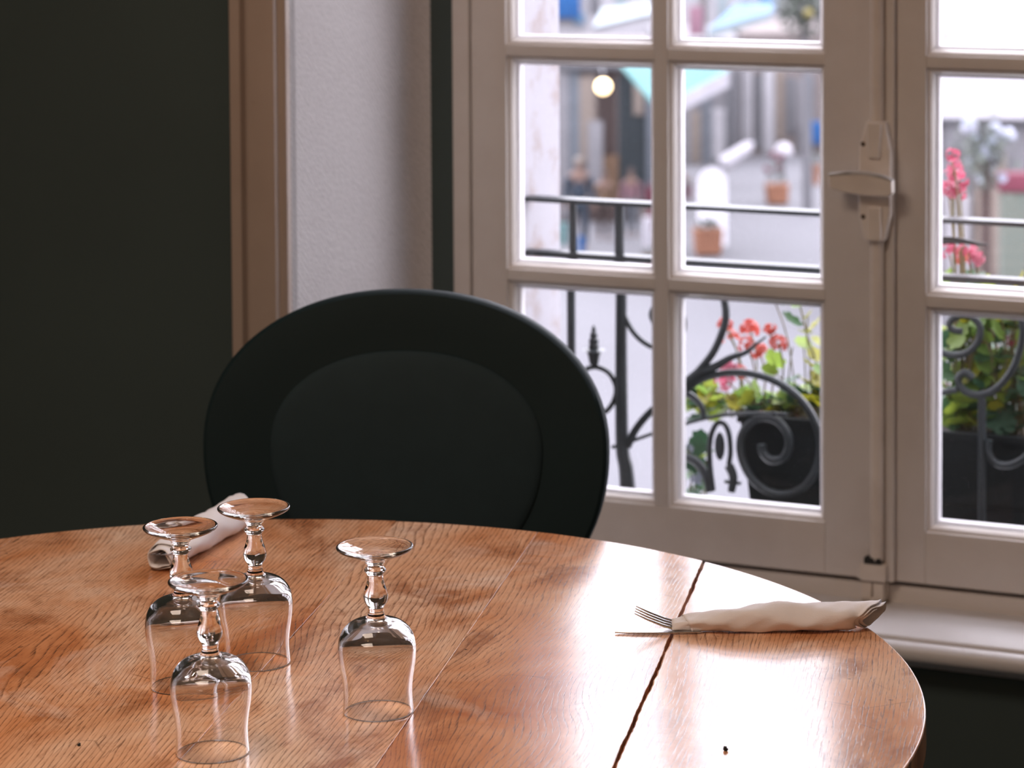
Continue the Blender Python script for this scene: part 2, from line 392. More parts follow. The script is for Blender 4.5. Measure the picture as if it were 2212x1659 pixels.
# sill with rounded nosing
poly = [(.056, ZS), (-.150, ZS-.001), (-.153, ZS-.004), (-.153, ZS-.007)]
for k in range(9):
    q = -PI/2+PI*(1-k/8); poly.append((-.155-.014*math.cos(q-0) if False else -.158-.013*math.cos(PI/2-PI*k/8), ZS-.021+.0135*math.sin(PI/2-PI*k/8)))
poly += [(-.140, ZS-.038), (-.118, ZS-.048), (-.112, ZS-.056), (.056, ZS-.056)]
MB().prism(poly, UL, UR, 'yz').build('window_sill', M['sillpaint'], win, smooth=50)
# leaves
BW = .009          # width of the glazing moulding
PITCHZ = .3425; OPH = .3255
M['outpaint'] = plain('white_putty', (.86, .84, .86), .5, var=.04)
def ring(mb, u0, u1, z0, z1, prof):
    """mitred moulding round an opening; prof = (inset, depth)"""
    vs = []; n = len(prof)
    for (uu, zz, su, sz) in ((u0, z0, 1, 1), (u1, z0, -1, 1), (u1, z1, -1, -1), (u0, z1, 1, -1)):
        for a, b in prof: vs.append((uu+su*a, b, zz+sz*a))
    fs = []
    for k in range(4):
        for i in range(n-1):
            A = k*n+i; B = ((k+1) % 4)*n+i; fs.append((A, B, B+1, A+1))
    mb.add(vs, fs)
BEAD = [(0, .0005), (.0002, .0045), (.0012, .0062), (.0028, .0066), (.0040, .0060), (.0052, .0072), (.009, .0135), (.009, .0165)]
PUTTY = [(.009, .0182), (.0130, .0200), (.0142, .0225), (.0142, .034), (0, .037)]
def leaf(ua, openings, ub, name_u):
    sash = empty('sash', Matrix.Identity(4), win)
    zs = [(.552+PITCHZ*k, .552+PITCHZ*k+OPH) for k in range(5)]
    zt = zs[-1][1]
    T = .037
    MB().box(ua, openings[0][0], 0, T, ZB, ZT, .0015).build('stile', M['paint'], sash)
    MB().box(openings[1][1], ub, 0, T, ZB, ZT, .0015).build('stile', M['paint'], sash)
    MB().box(openings[0][0], openings[1][1], .0002, T, ZB, .552, .001).build('rail', M['paint'], sash)
    MB().box(openings[0][0], openings[1][1], .0002, T, zt, ZT, .001).build('rail', M['paint'], sash)
    MB().box(openings[0][1], openings[1][0], .0004, T-.002, .552, zt, .0012).build('muntin', M['paint'], sash)
    for k in range(4):
        for (a, b) in openings:
            MB().box(a, b, .0004, T-.002, zs[k][1], zs[k+1][0], .0012).build('muntin', M['paint'], sash)
    first = None
    for (z0, z1) in zs:
        for (a, b) in openings:
            m = MB(); ring(m, a, b, z0, z1, BEAD); m.build('glazing_bead', M['paint'], sash, smooth=50)
            m = MB(); ring(m, a, b, z0, z1, PUTTY); m.build('putty', M['outpaint'], sash, smooth=50)
            MB().box(a+.004, b-.004, .0162, .0180, z0+.004, z1-.004).build('pane', M['pane'], sash, smooth=0)
    return sash
leaf(-.212, [(-.154, .088), (.109, .352)], .455, 'l')
leaf(.457, [(.503, .745), (.766, 1.008)], 1.312, 'r')
# meeting strip on the left leaf
z_lo = .445
u1, _ = onv(1853, 300, 0); u2, _ = onv(1934, 300, 0)
MB().box(u1, u2, -.006, .001, ZB, ZT, .002).box(u2-.009, u2+.002, -.011, -.004, ZB, ZT, .003).build('meeting_strip', M['paint'], win)
# ---- rod bolt with handle (part of the left leaf's furniture)
bolt = empty('rod_bolt', Matrix.Identity(4), win)
ur = onv(1891, 600, -.02)[0]
zz = lambda y: onv(1890, y, -.02)[1]
def rod(z0, z1):
    MB().tube([(ur, -.012, z0), (ur, -.012, z1)], .0102, 14, flat=1.0).build('rod', M['ironpaint'], bolt)
rod(zz(1212), zz(515)); rod(zz(266), 2.2)
# case: tapered plate with raised middle
zc0, zc1 = zz(520), zz(262)
hc = .0245
def hexa(y0, y1, k, z0, z1):
    zmid = .042
    return [(ur-hc*.62*k, z0), (ur+hc*.62*k, z0), (ur+hc*k, z0+zmid), (ur+hc*k, z1-zmid), (ur+hc*.66*k, z1), (ur-hc*.5*k, z1), (ur-hc*.95*k, z1-zmid), (ur-hc*.95*k, z0+zmid)]
mb = MB(); mb.prism(hexa(0, 0, 1, zc0, zc1), -.028, -.005)
mb.build('case', M['ironpaint'], bolt, bev=.003)
MB().prism([(ur-.010, zc0+.001), (ur+.012, zc0+.001), (ur+.012, zc0+.05), (ur-.008, zc0+.05)], -.034, -.027).prism([(ur-.008, zc1-.052), (ur+.010, zc1-.052), (ur+.012, zc1-.001), (ur-.010, zc1-.001)], -.034, -.027).build('rod_guide', M['ironpaint'], bolt, bev=.002)
for (px, py) in ((1864, 311), (1893, 310), (1864, 468), (1894, 466)):
    a, b = onv(px, py, -.029)
    MB().lathe([(0, .003), (.0028, .0025), (.0034, .0005), (.0034, 0)], 12, Matrix.Translation((a, -.028, b)) @ Matrix.Rotation(PI/2, 4, 'X')).build('screw', M['darksteel'], bolt)
# handle: boxy lever turned level, pointing left
VH = -.048
hp = [onv(*p, VH) for p in ((1792, 376), (1830, 372), (1872, 373), (1908, 381), (1928, 390), (1929, 418), (1918, 424), (1870, 422), (1830, 416), (1794, 407))]
MB().prism(hp, VH-.006, VH+.010).build('handle', M['ironpaint'], bolt, bev=.0015)
hp2 = [onv(*p, VH) for p in ((1791, 374.5), (1830, 370), (1872, 371), (1908, 379), (1930, 388.5), (1928, 391), (1908, 384), (1872, 377), (1830, 376), (1794, 379))]
tag(MB().prism(hp2, VH-.0072, VH+.006).build('handle_edge', M['steel'], bolt), 'handle edge worn to bare metal')
MB().lathe([(.009, 0), (.008, .018), (.010, .03)], 16, Matrix.Translation((ur, -.050, zz(398))) @ Matrix.Rotation(-PI/2, 4, 'X')).build('spindle', M['ironpaint'], bolt)
# bottom guide and keeper
a0, a1 = onv(1858, 1236, -.02)[0], onv(1914, 1236, -.02)[0]
MB().box(a0, a1, -.024, -.004, zz(1256), zz(1219), .003).build('lower_guide', M['ironpaint'], bolt)
MB().box(a0+.006, a1-.008, -.022, -.001, zz(1219), zz(1206), .001).build('guide_cap', M['darkgap'], bolt)
MB().box(a0+.002, a0+.017, -.020, .012, ZS+.001, zz(1260), .002).box(a1-.02, a1-.004, -.020, .012, ZS+.001, zz(1260), .002).box(a0+.002, a1-.004, -.020, .012, ZS+.001, ZS+.010, .002).build('keeper', M['ironpaint'], bolt)

# ------------------------------------------------------------------ table
TC = Vector((-.285, 2.576, 0)); TC.z = 0
ztop = .76+.013*(TC.x+.2)
PHI = math.atan2(.984, .179)
TM = Matrix.Translation(TC) @ Matrix.Rotation(-.013, 4, 'Y') @ Matrix.Rotation(PHI, 4, 'Z')
RT = .668
table = tag(empty('dining_table', TM), 'round worn wooden plank table with a wide dark seam, in front of the window', 'table')
perp = lambda px, py: (TM.inverted() @ ont(px, py)).y
sA, sB, sC = perp(1428, 1422), perp(1150, 1166), perp(860, 1122)
def circ(n=260): return [(RT*math.cos(2*PI*k/n), RT*math.sin(2*PI*k/n)) for k in range(n)]
def clip(poly, y, keep_above):
    out = []
    for i in range(len(poly)):
        a, b = poly[i], poly[(i+1) % len(poly)]
        ina = (a[1] >= y) == keep_above; inb = (b[1] >= y) == keep_above
        if ina: out.append(a)
        if ina != inb:
            t = (y-a[1])/(b[1]-a[1]); out.append((a[0]+(b[0]-a[0])*t, y))
    return out
def plank(y0, y1, g0, g1, jit, dz=0, bw=.0016):
    p = circ()
    if y0 is not None: p = clip(p, y0+g0, True)
    if y1 is not None: p = clip(p, y1-g1, False)
    q = []
    for i in range(len(p)):
        a, b = p[i], p[(i+1) % len(p)]; q.append(a)
        if abs(a[1]-b[1]) < 1e-6 and abs(a[0]-b[0]) > .05:
            n = int(abs(a[0]-b[0])/.006)
            s = 0
            for k in range(1, n):
                t = k/n; s = s*.75+random.gauss(0, jit)
                q.append((a[0]+(b[0]-a[0])*t, a[1]+s))
    o = MB().prism(q, ztop-.030+dz, ztop+dz, 'xy').build('plank', M['wood'], table, smooth=30)
    bv = o.modifiers.new('bevel', 'BEVEL'); bv.width = bw; bv.segments = 3; bv.limit_method = 'ANGLE'; bv.angle_limit = math.radians(50)
    return o
# local y runs from right (negative) to left (positive)
seams = sorted([sA, sB, sC, sC+.42])
plank(None, seams[0], 0, .0014, .0003)
plank(seams[0], seams[1], .0012, .0002, .0002, 0, .0006)
plank(seams[1], seams[2], .0002, .0002, .0001, -.0002, .0003)
plank(seams[2], seams[3], .0002, .0002, .0001, .0002, .0003)
plank(seams[3], None, .0002, 0, .0001, 0, .0003)
for x in (-.34, .34):
    MB().box(x-.035, x+.035, -.52, .52, ztop-.062, ztop-.0305, .003).build('batten', M['woodedge'], table)
MB().lathe([(0, ztop-.062), (.10, ztop-.062), (.10, ztop-.085), (.05, ztop-.11), (.045, .5), (.062, .35), (.07, .25), (.06, .14), (.06, .10), (0, .10)], 32).build('pedestal', M['woodedge'], table)
for k in range(4):
    q = PI/4+k*PI/2; c, s_ = math.cos(q), math.sin(q)
    MB().tube([(c*.04, s_*.04, .20), (c*.18, s_*.18, .16), (c*.32, s_*.32, .07), (c*.38, s_*.38, .024)], [.03, .028, .024, .022], 10).build('leg', M['woodedge'], table)
# crumbs
for (px, py, r, lb) in ((1567, 1622, .0023, 'dark crumb lying on the bright right part of the table top'), (171, 1612, .0016, 'tiny dark crumb at the lower left of the table top')):
    m = MB(); bm = bmesh.new(); bmesh.ops.create_icosphere(bm, subdivisions=2, radius=r)
    for q in bm.verts: q.co *= random.uniform(.7, 1.25)
    m.bm(bm, Matrix.Translation((0, 0, r*.8)))
    tag(m.build('crumb', M['darkgap'], mtx=tilted(ont(px, py))), lb, 'crumb')

# ------------------------------------------------------------------ wine glasses, upside down
def fillet(pts, k=5): return [(p.x, p.y) for p in smooth_pts([(a, b, 0) for a, b in pts], k)]
bowl_out = fillet([(.0325, .0009), (.0322, .006), (.0317, .014), (.0318, .023), (.0330, .033), (.0346, .043), (.0357, .0525), (.0357, .062), (.0340, .0705), (.0300, .0775), (.0235, .0828), (.0160, .0857), (.0102, .0874), (.0080, .0895), (.0073, .0930)])
bowl_in = fillet([(0, .0818), (.006, .0816), (.012, .0803), (.0200, .0778), (.0270, .0733), (.0315, .0680), (.0338, .0610), (.0342, .0525), (.0333, .043), (.0317, .033), (.0305, .023), (.0304, .014), (.0309, .006), (.0312, .0009)])
rim = [(.0314, .0003), (.03185, 0), (.0323, .0003)]
stem_out = [(.0073, .0930)]+fillet([(.0073, .0930), (.0071, .0965), (.0084, .0990), (.0103, .1020), (.0114, .1055), (.0113, .1090), (.0100, .1140), (.0084, .1190), (.0073, .1240), (.0070, .1268)])+fillet([(.0070, .1268), (.0082, .1283), (.0098, .1303), (.0100, .1320), (.0085, .1338), (.0074, .1350)])
foot_out = fillet([(.0074, .1350), (.0078, .1372), (.0092, .1386), (.0096, .1400), (.0120, .1412), (.0170, .1432), (.0245, .1460), (.0310, .1488), (.0343, .1508)])+fillet([(.0343, .1508), (.0353, .1520), (.0355, .1533), (.0347, .1542), (.0335, .1540)], 3)
foot_top = fillet([(.0335, .1540), (.0315, .1528), (.0260, .1504), (.0180, .1478), (.0100, .1462), (.0, .1458)])
def make_glass():
    g = empty('wine_glass')
    MB().lathe(bowl_in+rim+bowl_out, 72).build('bowl', M['glass'], g, smooth=75)
    MB().lathe(stem_out, 40).build('stem', M['glass'], g, smooth=75)
    MB().lathe(foot_out+foot_top, 72).build('foot', M['glass'], g, smooth=75)
    return g
# closed volumes: the three parts meet edge to edge along the outer wall
GL = [((817, 1536.5), 'upturned wine glass standing alone to the right of the other three', 1.0),
      ((459, 1625), 'nearest upturned wine glass, front of the cluster on the left', 1.0),
      ((556, 1431), 'rearmost upturned wine glass, its foot against the dark chair', 1.0),
      ((398, 1481), 'upturned wine glass on the left, partly behind the nearest glass', 1.0)]
g0 = None
for i, (p, lb, s) in enumerate(GL):
    m = Matrix.Translation((0, 0, .0002)) @ tilted(ont(*p), i*.7) @ Matrix.Scale(s*.985, 4)
    if g0 is None: g0 = make_glass(); g = g0; g.matrix_basis = m
    else: g = dup(g0, mtx=m)
    tag(g, lb, 'wine glass', 'upturned wine glasses on the table')

# ------------------------------------------------------------------ rolled napkins with cutlery
def napkin(A, B, wd, ht, label, seed, turns=2.35, flip=1, taper=.42, flare=.25, endcut=.05):
    random.seed(seed)
    d = B-A; Ln = d.length; rz = math.atan2(d.y, d.x)
    m = tilted(A, rz)
    NS, NT = 64, int(30*turns); vs = []; fs = []
    ph = [random.uniform(0, 6) for _ in range(6)]
    def wr(s, t): return .0011*math.sin(9*s+2*t+ph[0])+.0008*math.sin(17*s-3*t+ph[1])+.0004*math.sin(41*s+5*t+ph[2])
    for i in range(NS+1):
        s = i/NS; col = []
        for j in range(NT+1):
            t = j/NT; q = flip*(2*PI*turns*t)+2.2
            rr = .58+.42*t
            # the diagonal outer edge shortens the outer turn at the cutlery end
            s0 = .10*max(0, t-.55)/.45; s1 = 1+flare*.14*math.sin(q*1.0+1.0)-endcut*t
            ss = s0+(s1-s0)*s
            kx = taper+(1-taper)*min(1, (ss/.42))**.8
            kx *= 1+flare*max(0, (ss-.88)/.12)*.35
            kz = (taper*1.0)+(1-taper*1.0)*min(1, ss/.5)**.7
            pinch = 1-.30*math.exp(-((ss-.90)/.035)**2)*(.5+.5*math.sin(q+ph[4]))
            pinch *= 1+flare*.35*math.sin(3*q+ph[5])*max(0, (ss-.86)/.14)
            r = rr*pinch
            y = (wd/2)*kx*r*math.cos(q)+wr(ss, q)
            z = (ht/2)*kz*r*math.sin(q)+wr(ss+.3, q)*.8
            z = z+(ht/2)*kz*1.04+.0012
            z = .0006+.0006*t+math.sqrt(max(z-.0012, 0)**2+.0006**2) if z < .004 else z
            col.append((ss*Ln, y, z))
        zm = min(c[2] for c in col)
        vs += [(a, b, c-zm+.0010) for a, b, c in col]
    n = NT+1
    for i in range(NS):
        for j in range(NT): fs.append((i*n+j, i*n+j+1, (i+1)*n+j+1, (i+1)*n+j))
    o = MB().add(vs, fs).build('rolled_napkin', M['napkin'], mtx=m, smooth=80)
    so = o.modifiers.new('thickness', 'SOLIDIFY'); so.thickness = .0005
    return tag(o, label, 'napkin'), m
def fork(m, x0, y0, z0, lift, length, label, yaw=0, rollx=0.0, tips=None):
    """fork lying along local x, tines towards -x, tines lifted by the curve of the neck"""
    F_ = empty('fork', m @ Matrix.Translation((x0, y0, z0)) @ Matrix.Rotation(yaw, 4, 'Z') @ Matrix.Rotation(rollx, 4, 'X'))
    def zc(x): return lift*max(0, -(x)/.05)**1.0 if x < 0 else 0
    for k in range(4):
        yy = (k-1.5)*.0056
        pts = [(-.048, yy*1.05, zc(-.048)), (-.035, yy*1.05, zc(-.035)-.0015), (-.02, yy, zc(-.02)-.0022), (-.004, yy*.95, zc(-.004)-.001), (.006, yy*.9, 0)]
        MB().tube(pts, [.0006, .0011, .0014, .0016, .0016], 8, up=(0, 0, 1)).build('tine', M['cutlery'], F_)
    n = 16; vs = []; fs = []
    for i in range(n+1):
        x = .002+i/n*(length-.05)
        hw = .0105 if x < .012 else (.0105-.0075*min(1, (x-.012)/.02) if x < .032 else .003+.0045*min(1, (x-.032)/.09))
        z = .0012*math.sin(x*30)
        for yy, z2 in ((-hw, 0), (-hw*.6, .0011), (hw*.6, .0011), (hw, 0), (hw*.6, -.0009), (-hw*.6, -.0009)): vs.append((x, yy, z+z2))
    for i in range(n):
        for j in range(6): fs.append((i*6+j, i*6+(j+1) % 6, (i+1)*6+(j+1) % 6, (i+1)*6+j))
    fs += [(0, 1, 2, 3, 4, 5), tuple(n*6+j for j in range(6))]
    MB().add(vs, fs).build('handle', M['cutlery'], F_)
    return tag(F_, label, 'fork')
A, B = ont(1452, 1364), ont(1896, 1358)
nap, nm = napkin(A, B, .037, .0275, 'white paper napkin rolled round cutlery at the right edge of the table', 5, flare=.5)
fork(nm, .012, .004, .0030, .0185, .15, 'steel fork with tines up, sticking out of the right napkin roll', yaw=-.10, rollx=.15)
# knife: blade edge up beside the fork
K = tag(empty('knife', nm @ Matrix.Translation((-.057, -.0060, .0009)) @ Matrix.Rotation(.03, 4, 'Z')), 'steel table knife lying flat, tip out of the right napkin roll', 'knife')
bl = [(0, -.0005), (.02, -.0050), (.05, -.0075), (.085, -.0078), (.085, .0072), (.05, .0070), (.02, .0050), (.004, .0022)]
MB().prism(bl, .0, .0016, 'xy').build('blade', M['cutlery'], K, bev=.0004)
MB().tube([(.08, .002, .0022), (.10, .004, .0034), (.16, .008, .0036), (.19, .008, .0034)], [.003, .0034, .0036, .0030], 10, up=(0, 0, 1), flat=1.7).build('handle', M['cutlery'], K)
A, B = ont(345, 1236), ont(522, 1131)
nap2, nm2 = napkin(A, B, .048, .035, 'bright white paper napkin roll behind the cluster of glasses', 11, taper=.8, flare=.5, endcut=.02)
fork(nm2, .030, -.002, .020, .004, .16, 'steel fork lying in the open end of the left napkin roll', yaw=.12)

# ------------------------------------------------------------------ chair
YC = 3.47
def onc(px, py): return ony(px, py, YC)
c0 = onc(879, 962)
hw = (onc(1320, 962).x-onc(438, 962).x)/2; hh = onc(879, 628).z-c0.z
CHM = Matrix.Translation((c0.x, YC, 0)) @ Matrix.Rotation(math.radians(-7), 4, 'Z')
chair = tag(empty('dining_chair', CHM), 'black chair with a round medallion back and charcoal cushion, behind the table', 'chair')
BZ = c0.z; lean = math.radians(-4)
BM_ = Matrix.Translation((0, 0, BZ)) @ Matrix.Rotation(lean, 4, 'X')
def sup(t, a, bu, bl, e=2.15):
    c, s = math.cos(t), math.sin(t); r = (abs(c)**e+abs(s)**e)**(-1/e)
    return a*c*r, (bu if s > 0 else bl)*s*r
def disc(name, a, bu, bl, prof, m, parent, cx=0, cz=0, bow=0.0, n=96):
    """prof = list of (scale, y); closed on both sides"""
    vs = []; fs = []
    for k, y in prof:
        for j in range(n):
            x, z = sup(2*PI*j/n, a*k, bu*k, bl*k); vs.append((cx+x, y+bow*(((cx+x)/hw)**2), cz+z))
    q = len(prof)
    for i in range(q-1):
        for j in range(n): fs.append((i*n+j, i*n+(j+1) % n, (i+1)*n+(j+1) % n, (i+1)*n+j))
    vs.append((cx, prof[0][1], cz)); vs.append((cx, prof[-1][1], cz)); c1, c2 = len(vs)-2, len(vs)-1
    for j in range(n): fs.append((c1, (j+1) % n, j)); fs.append((c2, (q-1)*n+j, (q-1)*n+(j+1) % n))
    return MB().add(vs, fs).build(name, m, parent, mtx=BM_, smooth=40)
hl = .232
disc('back_frame', hw, hh, hl, [(.60, -.010), (.75, -.012), (.90, -.013), (.975, -.012), (.993, -.008), (1.0, 0), (1.0, .012), (.992, .020), (.97, .023), (.6, .023)], M['chair'], chair, bow=-.02)
a_in = (onc(1178, 962).x-onc(587, 962).x)/2
disc('back_cushion', a_in, onc(882, 757).z-c0.z, hl*.72, [(.97, -.008), (1.0, -.0128), (.99, -.0150), (.95, -.0175), (.87, -.0205), (.72, -.0235), (.5, -.0255), (.2, -.0265)], M['cushion'], chair, cx=onc(882, 962).x-c0.x, bow=-.02)
# seat, legs, stays
vs = []
seat = MB()
def rsq(a, b, e, n=48): return [(sup(2*PI*j/n, a, b, b, e)) for j in range(n)]
poly = rsq(.235, .215, 3.2)
seatf = MB().prism([(x, y-.25) for x, y in poly], .395, .44, 'xy').build('seat_frame', M['chair'], chair, bev=.006)
vs = []; fs = []; n = 48
for k, z in ((.97, .44), (1.0, .455), (.98, .475), (.88, .490), (.6, .498), (.2, .50)):
    for x, y in rsq(.225*k, .205*k, 3.0): vs.append((x, y-.25, z))
for i in range(5):
    for j in range(n): fs.append((i*n+j, i*n+(j+1) % n, (i+1)*n+(j+1) % n, (i+1)*n+j))
fs += [tuple(range(n)), tuple(range(5*n, 6*n))]
MB().add(vs, fs).build('seat_cushion', M['cushion'], chair)
for sx in (-1, 1):
    MB().tube([(sx*.17, -.44, .40), (sx*.17, -.44, .32), (sx*.168, -.445, 0)], [.024, .021, .012], 12).build('leg', M['chair'], chair)
    MB().tube([(sx*.17, -.06, .40), (sx*.172, -.05, .25), (sx*.18, .03, 0)], [.022, .019, .013], 12).build('leg', M['chair'], chair)
    MB().tube([(sx*.15, -.05, .42), (sx*.14, -.02, .52), (sx*.13, .006, BZ-hl*.80)], [.017, .015, .015], 12).build('back_stay', M['chair'], chair)

# ------------------------------------------------------------------ balcony railing (plane v = VR)
VR = .165
rail = tag(empty('balcony_railing', WM), 'black wrought iron balcony railing with scrolls just outside the window', 'railing')
def R(px, py, v=VR): a, b = onv(px, py, v); return (a, v, b)
def px2m(n): return n*4.45/F
zr1 = sum(R(*p)[2] for p in ((1130, 431), (1412, 442), (1775, 457), (2212, 468)))/4
zr2 = sum(R(*p)[2] for p in ((1140, 547), (1412, 561), (1775, 573), (2212, 594)))/4
UA, UB = -.195, 1.31
MB().box(UA, UB, VR-.017, VR+.017, zr1-.006, zr1+.001, .0015).build('top_rail', M['iron'], rail)
MB().box(UA, UB, VR-.014, VR+.014, zr2-.008, zr2+.001, .0015).build('rail', M['iron'], rail)
zb = R(1300, 1062)[2]
MB().box(UA, UB, VR-.014, VR+.014, zb-.010, zb, .0015).build('rail', M['iron'], rail)
for px, r in ((1238, .0062), (1338, .0075), (1483, .0)):
    if r: 
        u = R(px, 500)[0]; MB().tube([(u, VR, zr2), (u, VR, zr1-.004)], r, 8).tube([(u, VR, zr2-.013), (u, VR, zr2-.002)], [r*1.2, r*1.6], 8).build('baluster', M['iron'], rail)
for u in (1.12, 1.20): MB().tube([(u, VR, zr2), (u, VR, zr1-.004)], .0068, 8).build('baluster', M['iron'], rail)
def curve(pts, r0, r1=None, name='scroll', flat=1.6, k=6, v=VR, lb=None):
    P = smooth_pts([R(x, y, v) for x, y in pts], k); n = len(P)
    r1 = r0 if r1 is None else r1
    rr = [r0+(r1-r0)*i/(n-1) for i in range(n)]
    return MB().tube(P, rr, 8, up=(0, 1, 0), flat=1).build(name, M['iron'], rail)
u = R(1234, 700)[0]; MB().tube([(u, VR, zr2-.004), (u, VR, zb)], .0068, 8).build('baluster', M['iron'], rail)
curve([(1342, 600), (1342, 800), (1344, 960), (1352, 1010), (1356, 1058)], .0085, .0125, 'baluster')
# pineapple finial on a ring
p = R(1283, 790); s = px2m(1)
fp = [(0, 2), (14, 3), (17, 8), (20, 20), (26, 31), (34, 34), (22, 36), (17, 38), (19, 43), (15, 48), (18, 53), (16, 58), (11, 61), (14, 66), (12, 70), (7, 73), (9, 78), (6, 82), (3, 86), (0, 90)]
MB().lathe([(a*s*.62 if a < 30 else a*s*.75, b*s) for a, b in fp], 16, Matrix.Translation(p)).build('finial', M['iron'], rail)
curve([(1268, 796), (1290, 793), (1316, 806), (1331, 836), (1326, 866), (1310, 888), (1290, 893), (1262, 880), (1250, 850), (1256, 815), (1268, 796)], .0042)
curve([(1345, 655), (1350, 685), (1372, 722), (1402, 746), (1432, 752), (1465, 735), (1478, 700), (1466, 665), (1440, 652), (1418, 660), (1408, 678), (1414, 696), (1428, 700)], .0042, .0050)
curve([(1356, 965), (1372, 930), (1402, 893), (1440, 862), (1478, 830), (1510, 800), (1540, 762), (1560, 718), (1568, 680), (1562, 640), (1545, 612), (1520, 598)], .0062, .0058)
curve([(1476, 836), (1510, 806), (1545, 792), (1580, 772), (1610, 762), (1632, 745), (1655, 727)], .0095, .0012)
curve([(1480, 842), (1520, 818), (1570, 806), (1625, 808), (1680, 826), (1728, 862), (1760, 910), (1772, 960), (1764, 1012), (1738, 1050), (1700, 1068), (1660, 1062), (1625, 1035), (1604, 995), (1599, 955), (1612, 922), (1642, 903), (1676, 908), (1700, 935), (1704, 965), (1690, 990), (1665, 994), (1648, 978), (1645, 960)], .0058, .0068)
curve([(1322, 966), (1350, 958), (1412, 936), (1480, 915), (1560, 897), (1640, 893), (1700, 896)], .0030)
curve([(1478, 848), (1500, 860), (1516, 880), (1521, 905)], .0058, .004)
curve([(1440, 985), (1478, 986), (1506, 1000), (1526, 1030), (1534, 1062)], .0065, .007)
curve([(1540, 1060), (1533, 1000), (1534, 950), (1546, 918), (1562, 914), (1574, 935), (1578, 975), (1574, 1005)], .0045, .004)
curve([(1574, 1005), (1584, 1030), (1580, 1062)], .0075, .006)
curve([(1566, 1040), (1600, 1044)], .003)
u, _, z = R(1553, 965)
MB().sphere((u, VR+.004, z), .0085, 14, 10, (1, .5, 2.6)).build('bead', M['iron'], rail)
# right hand scrolls
curve([(2079, 716), (2060, 713), (2051, 699), (2064, 685), (2094, 682), (2116, 704), (2113, 737), (2088, 762), (2054, 767), (2020, 752), (1985, 715), (1975, 670)], .0052, .0058)
curve([(2200, 650), (2207, 690), (2209, 727), (2195, 781), (2170, 822), (2141, 846), (2112, 853), (2086, 846), (2071, 830), (2072, 813), (2086, 805), (2102, 817)], .0055, .006)
curve([(2068, 842), (2045, 846), (2010, 858), (1960, 872)], .005)
curve([(2121, 853), (2121, 1000), (2121, 1135)], .0062, .0062, 'baluster')
curve([(2136, 950), (2134, 975), (2150, 1000), (2180, 1005), (2212, 990), (2240, 960)], .006)
curve([(2020, 520), (2050, 519), (2080, 521), (2108, 526), (2134, 529)], .0075, .0012, 'leaf_tip')
# ------------------------------------------------------------------ planter
VP0, VP1 = .20, .36
pa = onv(1598, 960, VP0); zt_ = onv(1690, 903, VP0)[1]; zb_ = onv(1690, 1092, VP0)[1]
planter = tag(empty('planter_box', WM), 'long black planter box hung behind the railing, full of geraniums', 'planter')
ua, ub = pa[0], 1.05
def pbox(mb, ua, ub, v0, v1, z0, z1, th, taper):
    o = [(ua+taper, v0+taper, z0), (ub-taper, v0+taper, z0), (ub-taper, v1-taper, z0), (ua+taper, v1-taper, z0), (ua, v0, z1), (ub, v0, z1), (ub, v1, z1), (ua, v1, z1)]
    i = [(ua+th, v0+th, z1), (ub-th, v0+th, z1), (ub-th, v1-th, z1), (ua+th, v1-th, z1), (ua+th+taper, v0+th+taper, z0+th), (ub-th-taper, v0+th+taper, z0+th), (ub-th-taper, v1-th-taper, z0+th), (ua+th+taper, v1-th-taper, z0+th)]
    mb.add(o+i, [(3, 2, 1, 0), (0, 1, 5, 4), (1, 2, 6, 5), (2, 3, 7, 6), (3, 0, 4, 7), (4, 5, 9, 8), (5, 6, 10, 9), (6, 7, 11, 10), (7, 4, 8, 11), (8, 9, 13, 12), (9, 10, 14, 13), (10, 11, 15, 14), (11, 8, 12, 15), (12, 13, 14, 15)])
m_ = MB(); pbox(m_, ua, ub, VP0, VP1, zb_, zt_, .006, .012); m_.build('trough', M['planter'], planter, smooth=0)
MB().box(ua-.004, ub+.004, VP0-.004, VP0+.006, zt_-.012, zt_+.001, .002).box(ua-.004, ub+.004, VP1-.006, VP1+.004, zt_-.012, zt_+.001, .002).box(ua-.004, ua+.006, VP0, VP1, zt_-.012, zt_+.001, .002).build('rim', M['planter'], planter)
MB().box(ua+.02, ub-.02, VP0-.003, VP0+.002, zb_+.020, zb_+.026).build('rib', M['planter'], planter)
MB().box(ua+.008, ub-.008, VP0+.008, VP1-.008, zt_-.03, zt_-.012).build('soil', M['soil'], planter)
# stone ledge / window board outside, on which the railing foot stands
struct(MB().box(-.195, 1.31, .056, .19, zb-.06, zb-.011, .004).build('trim_4', M['exterior'], mtx=WM), 'pale outer ledge under the balcony railing')

# ------------------------------------------------------------------ geraniums
def leaf_mesh(lobes=7, n=28):
    vs = [(0, 0, 0)]; fs = []
    for k, rr in enumerate((.5, 1.0)):
        for j in range(n):
            a = 2*PI*j/n
            r = rr*(1+(.10*math.cos(lobes*a) if rr == 1 else .03*math.cos(lobes*a)))
            if rr == 1 and abs(((a+PI) % (2*PI))-PI) < .20: r *= .62
            vs.append((r*math.cos(a), r*math.sin(a), .16*rr**2+.05*math.cos(lobes*a)*rr))
    for j in range(n):
        fs.append((0, 1+j, 1+(j+1) % n)); fs.append((1+j, 1+n+j, 1+n+(j+1) % n, 1+(j+1) % n))
    return vs, fs
def proto_mesh(name, v, f, m):
    me = bpy.data.meshes.new(name); me.from_pydata(v, [], f); me.shade_smooth(); me.materials.append(m); return me
LV = leaf_mesh()
LM = {k: proto_mesh('leaf', *LV, M[k]) for k in ('leaf', 'leafdark', 'leafyellow')}
dv = [(0, 0, 0), (.5, .16, .1), (1, .1, -.1), (1.5, 0, .12), (1, -.14, .05), (.5, -.2, .12)]
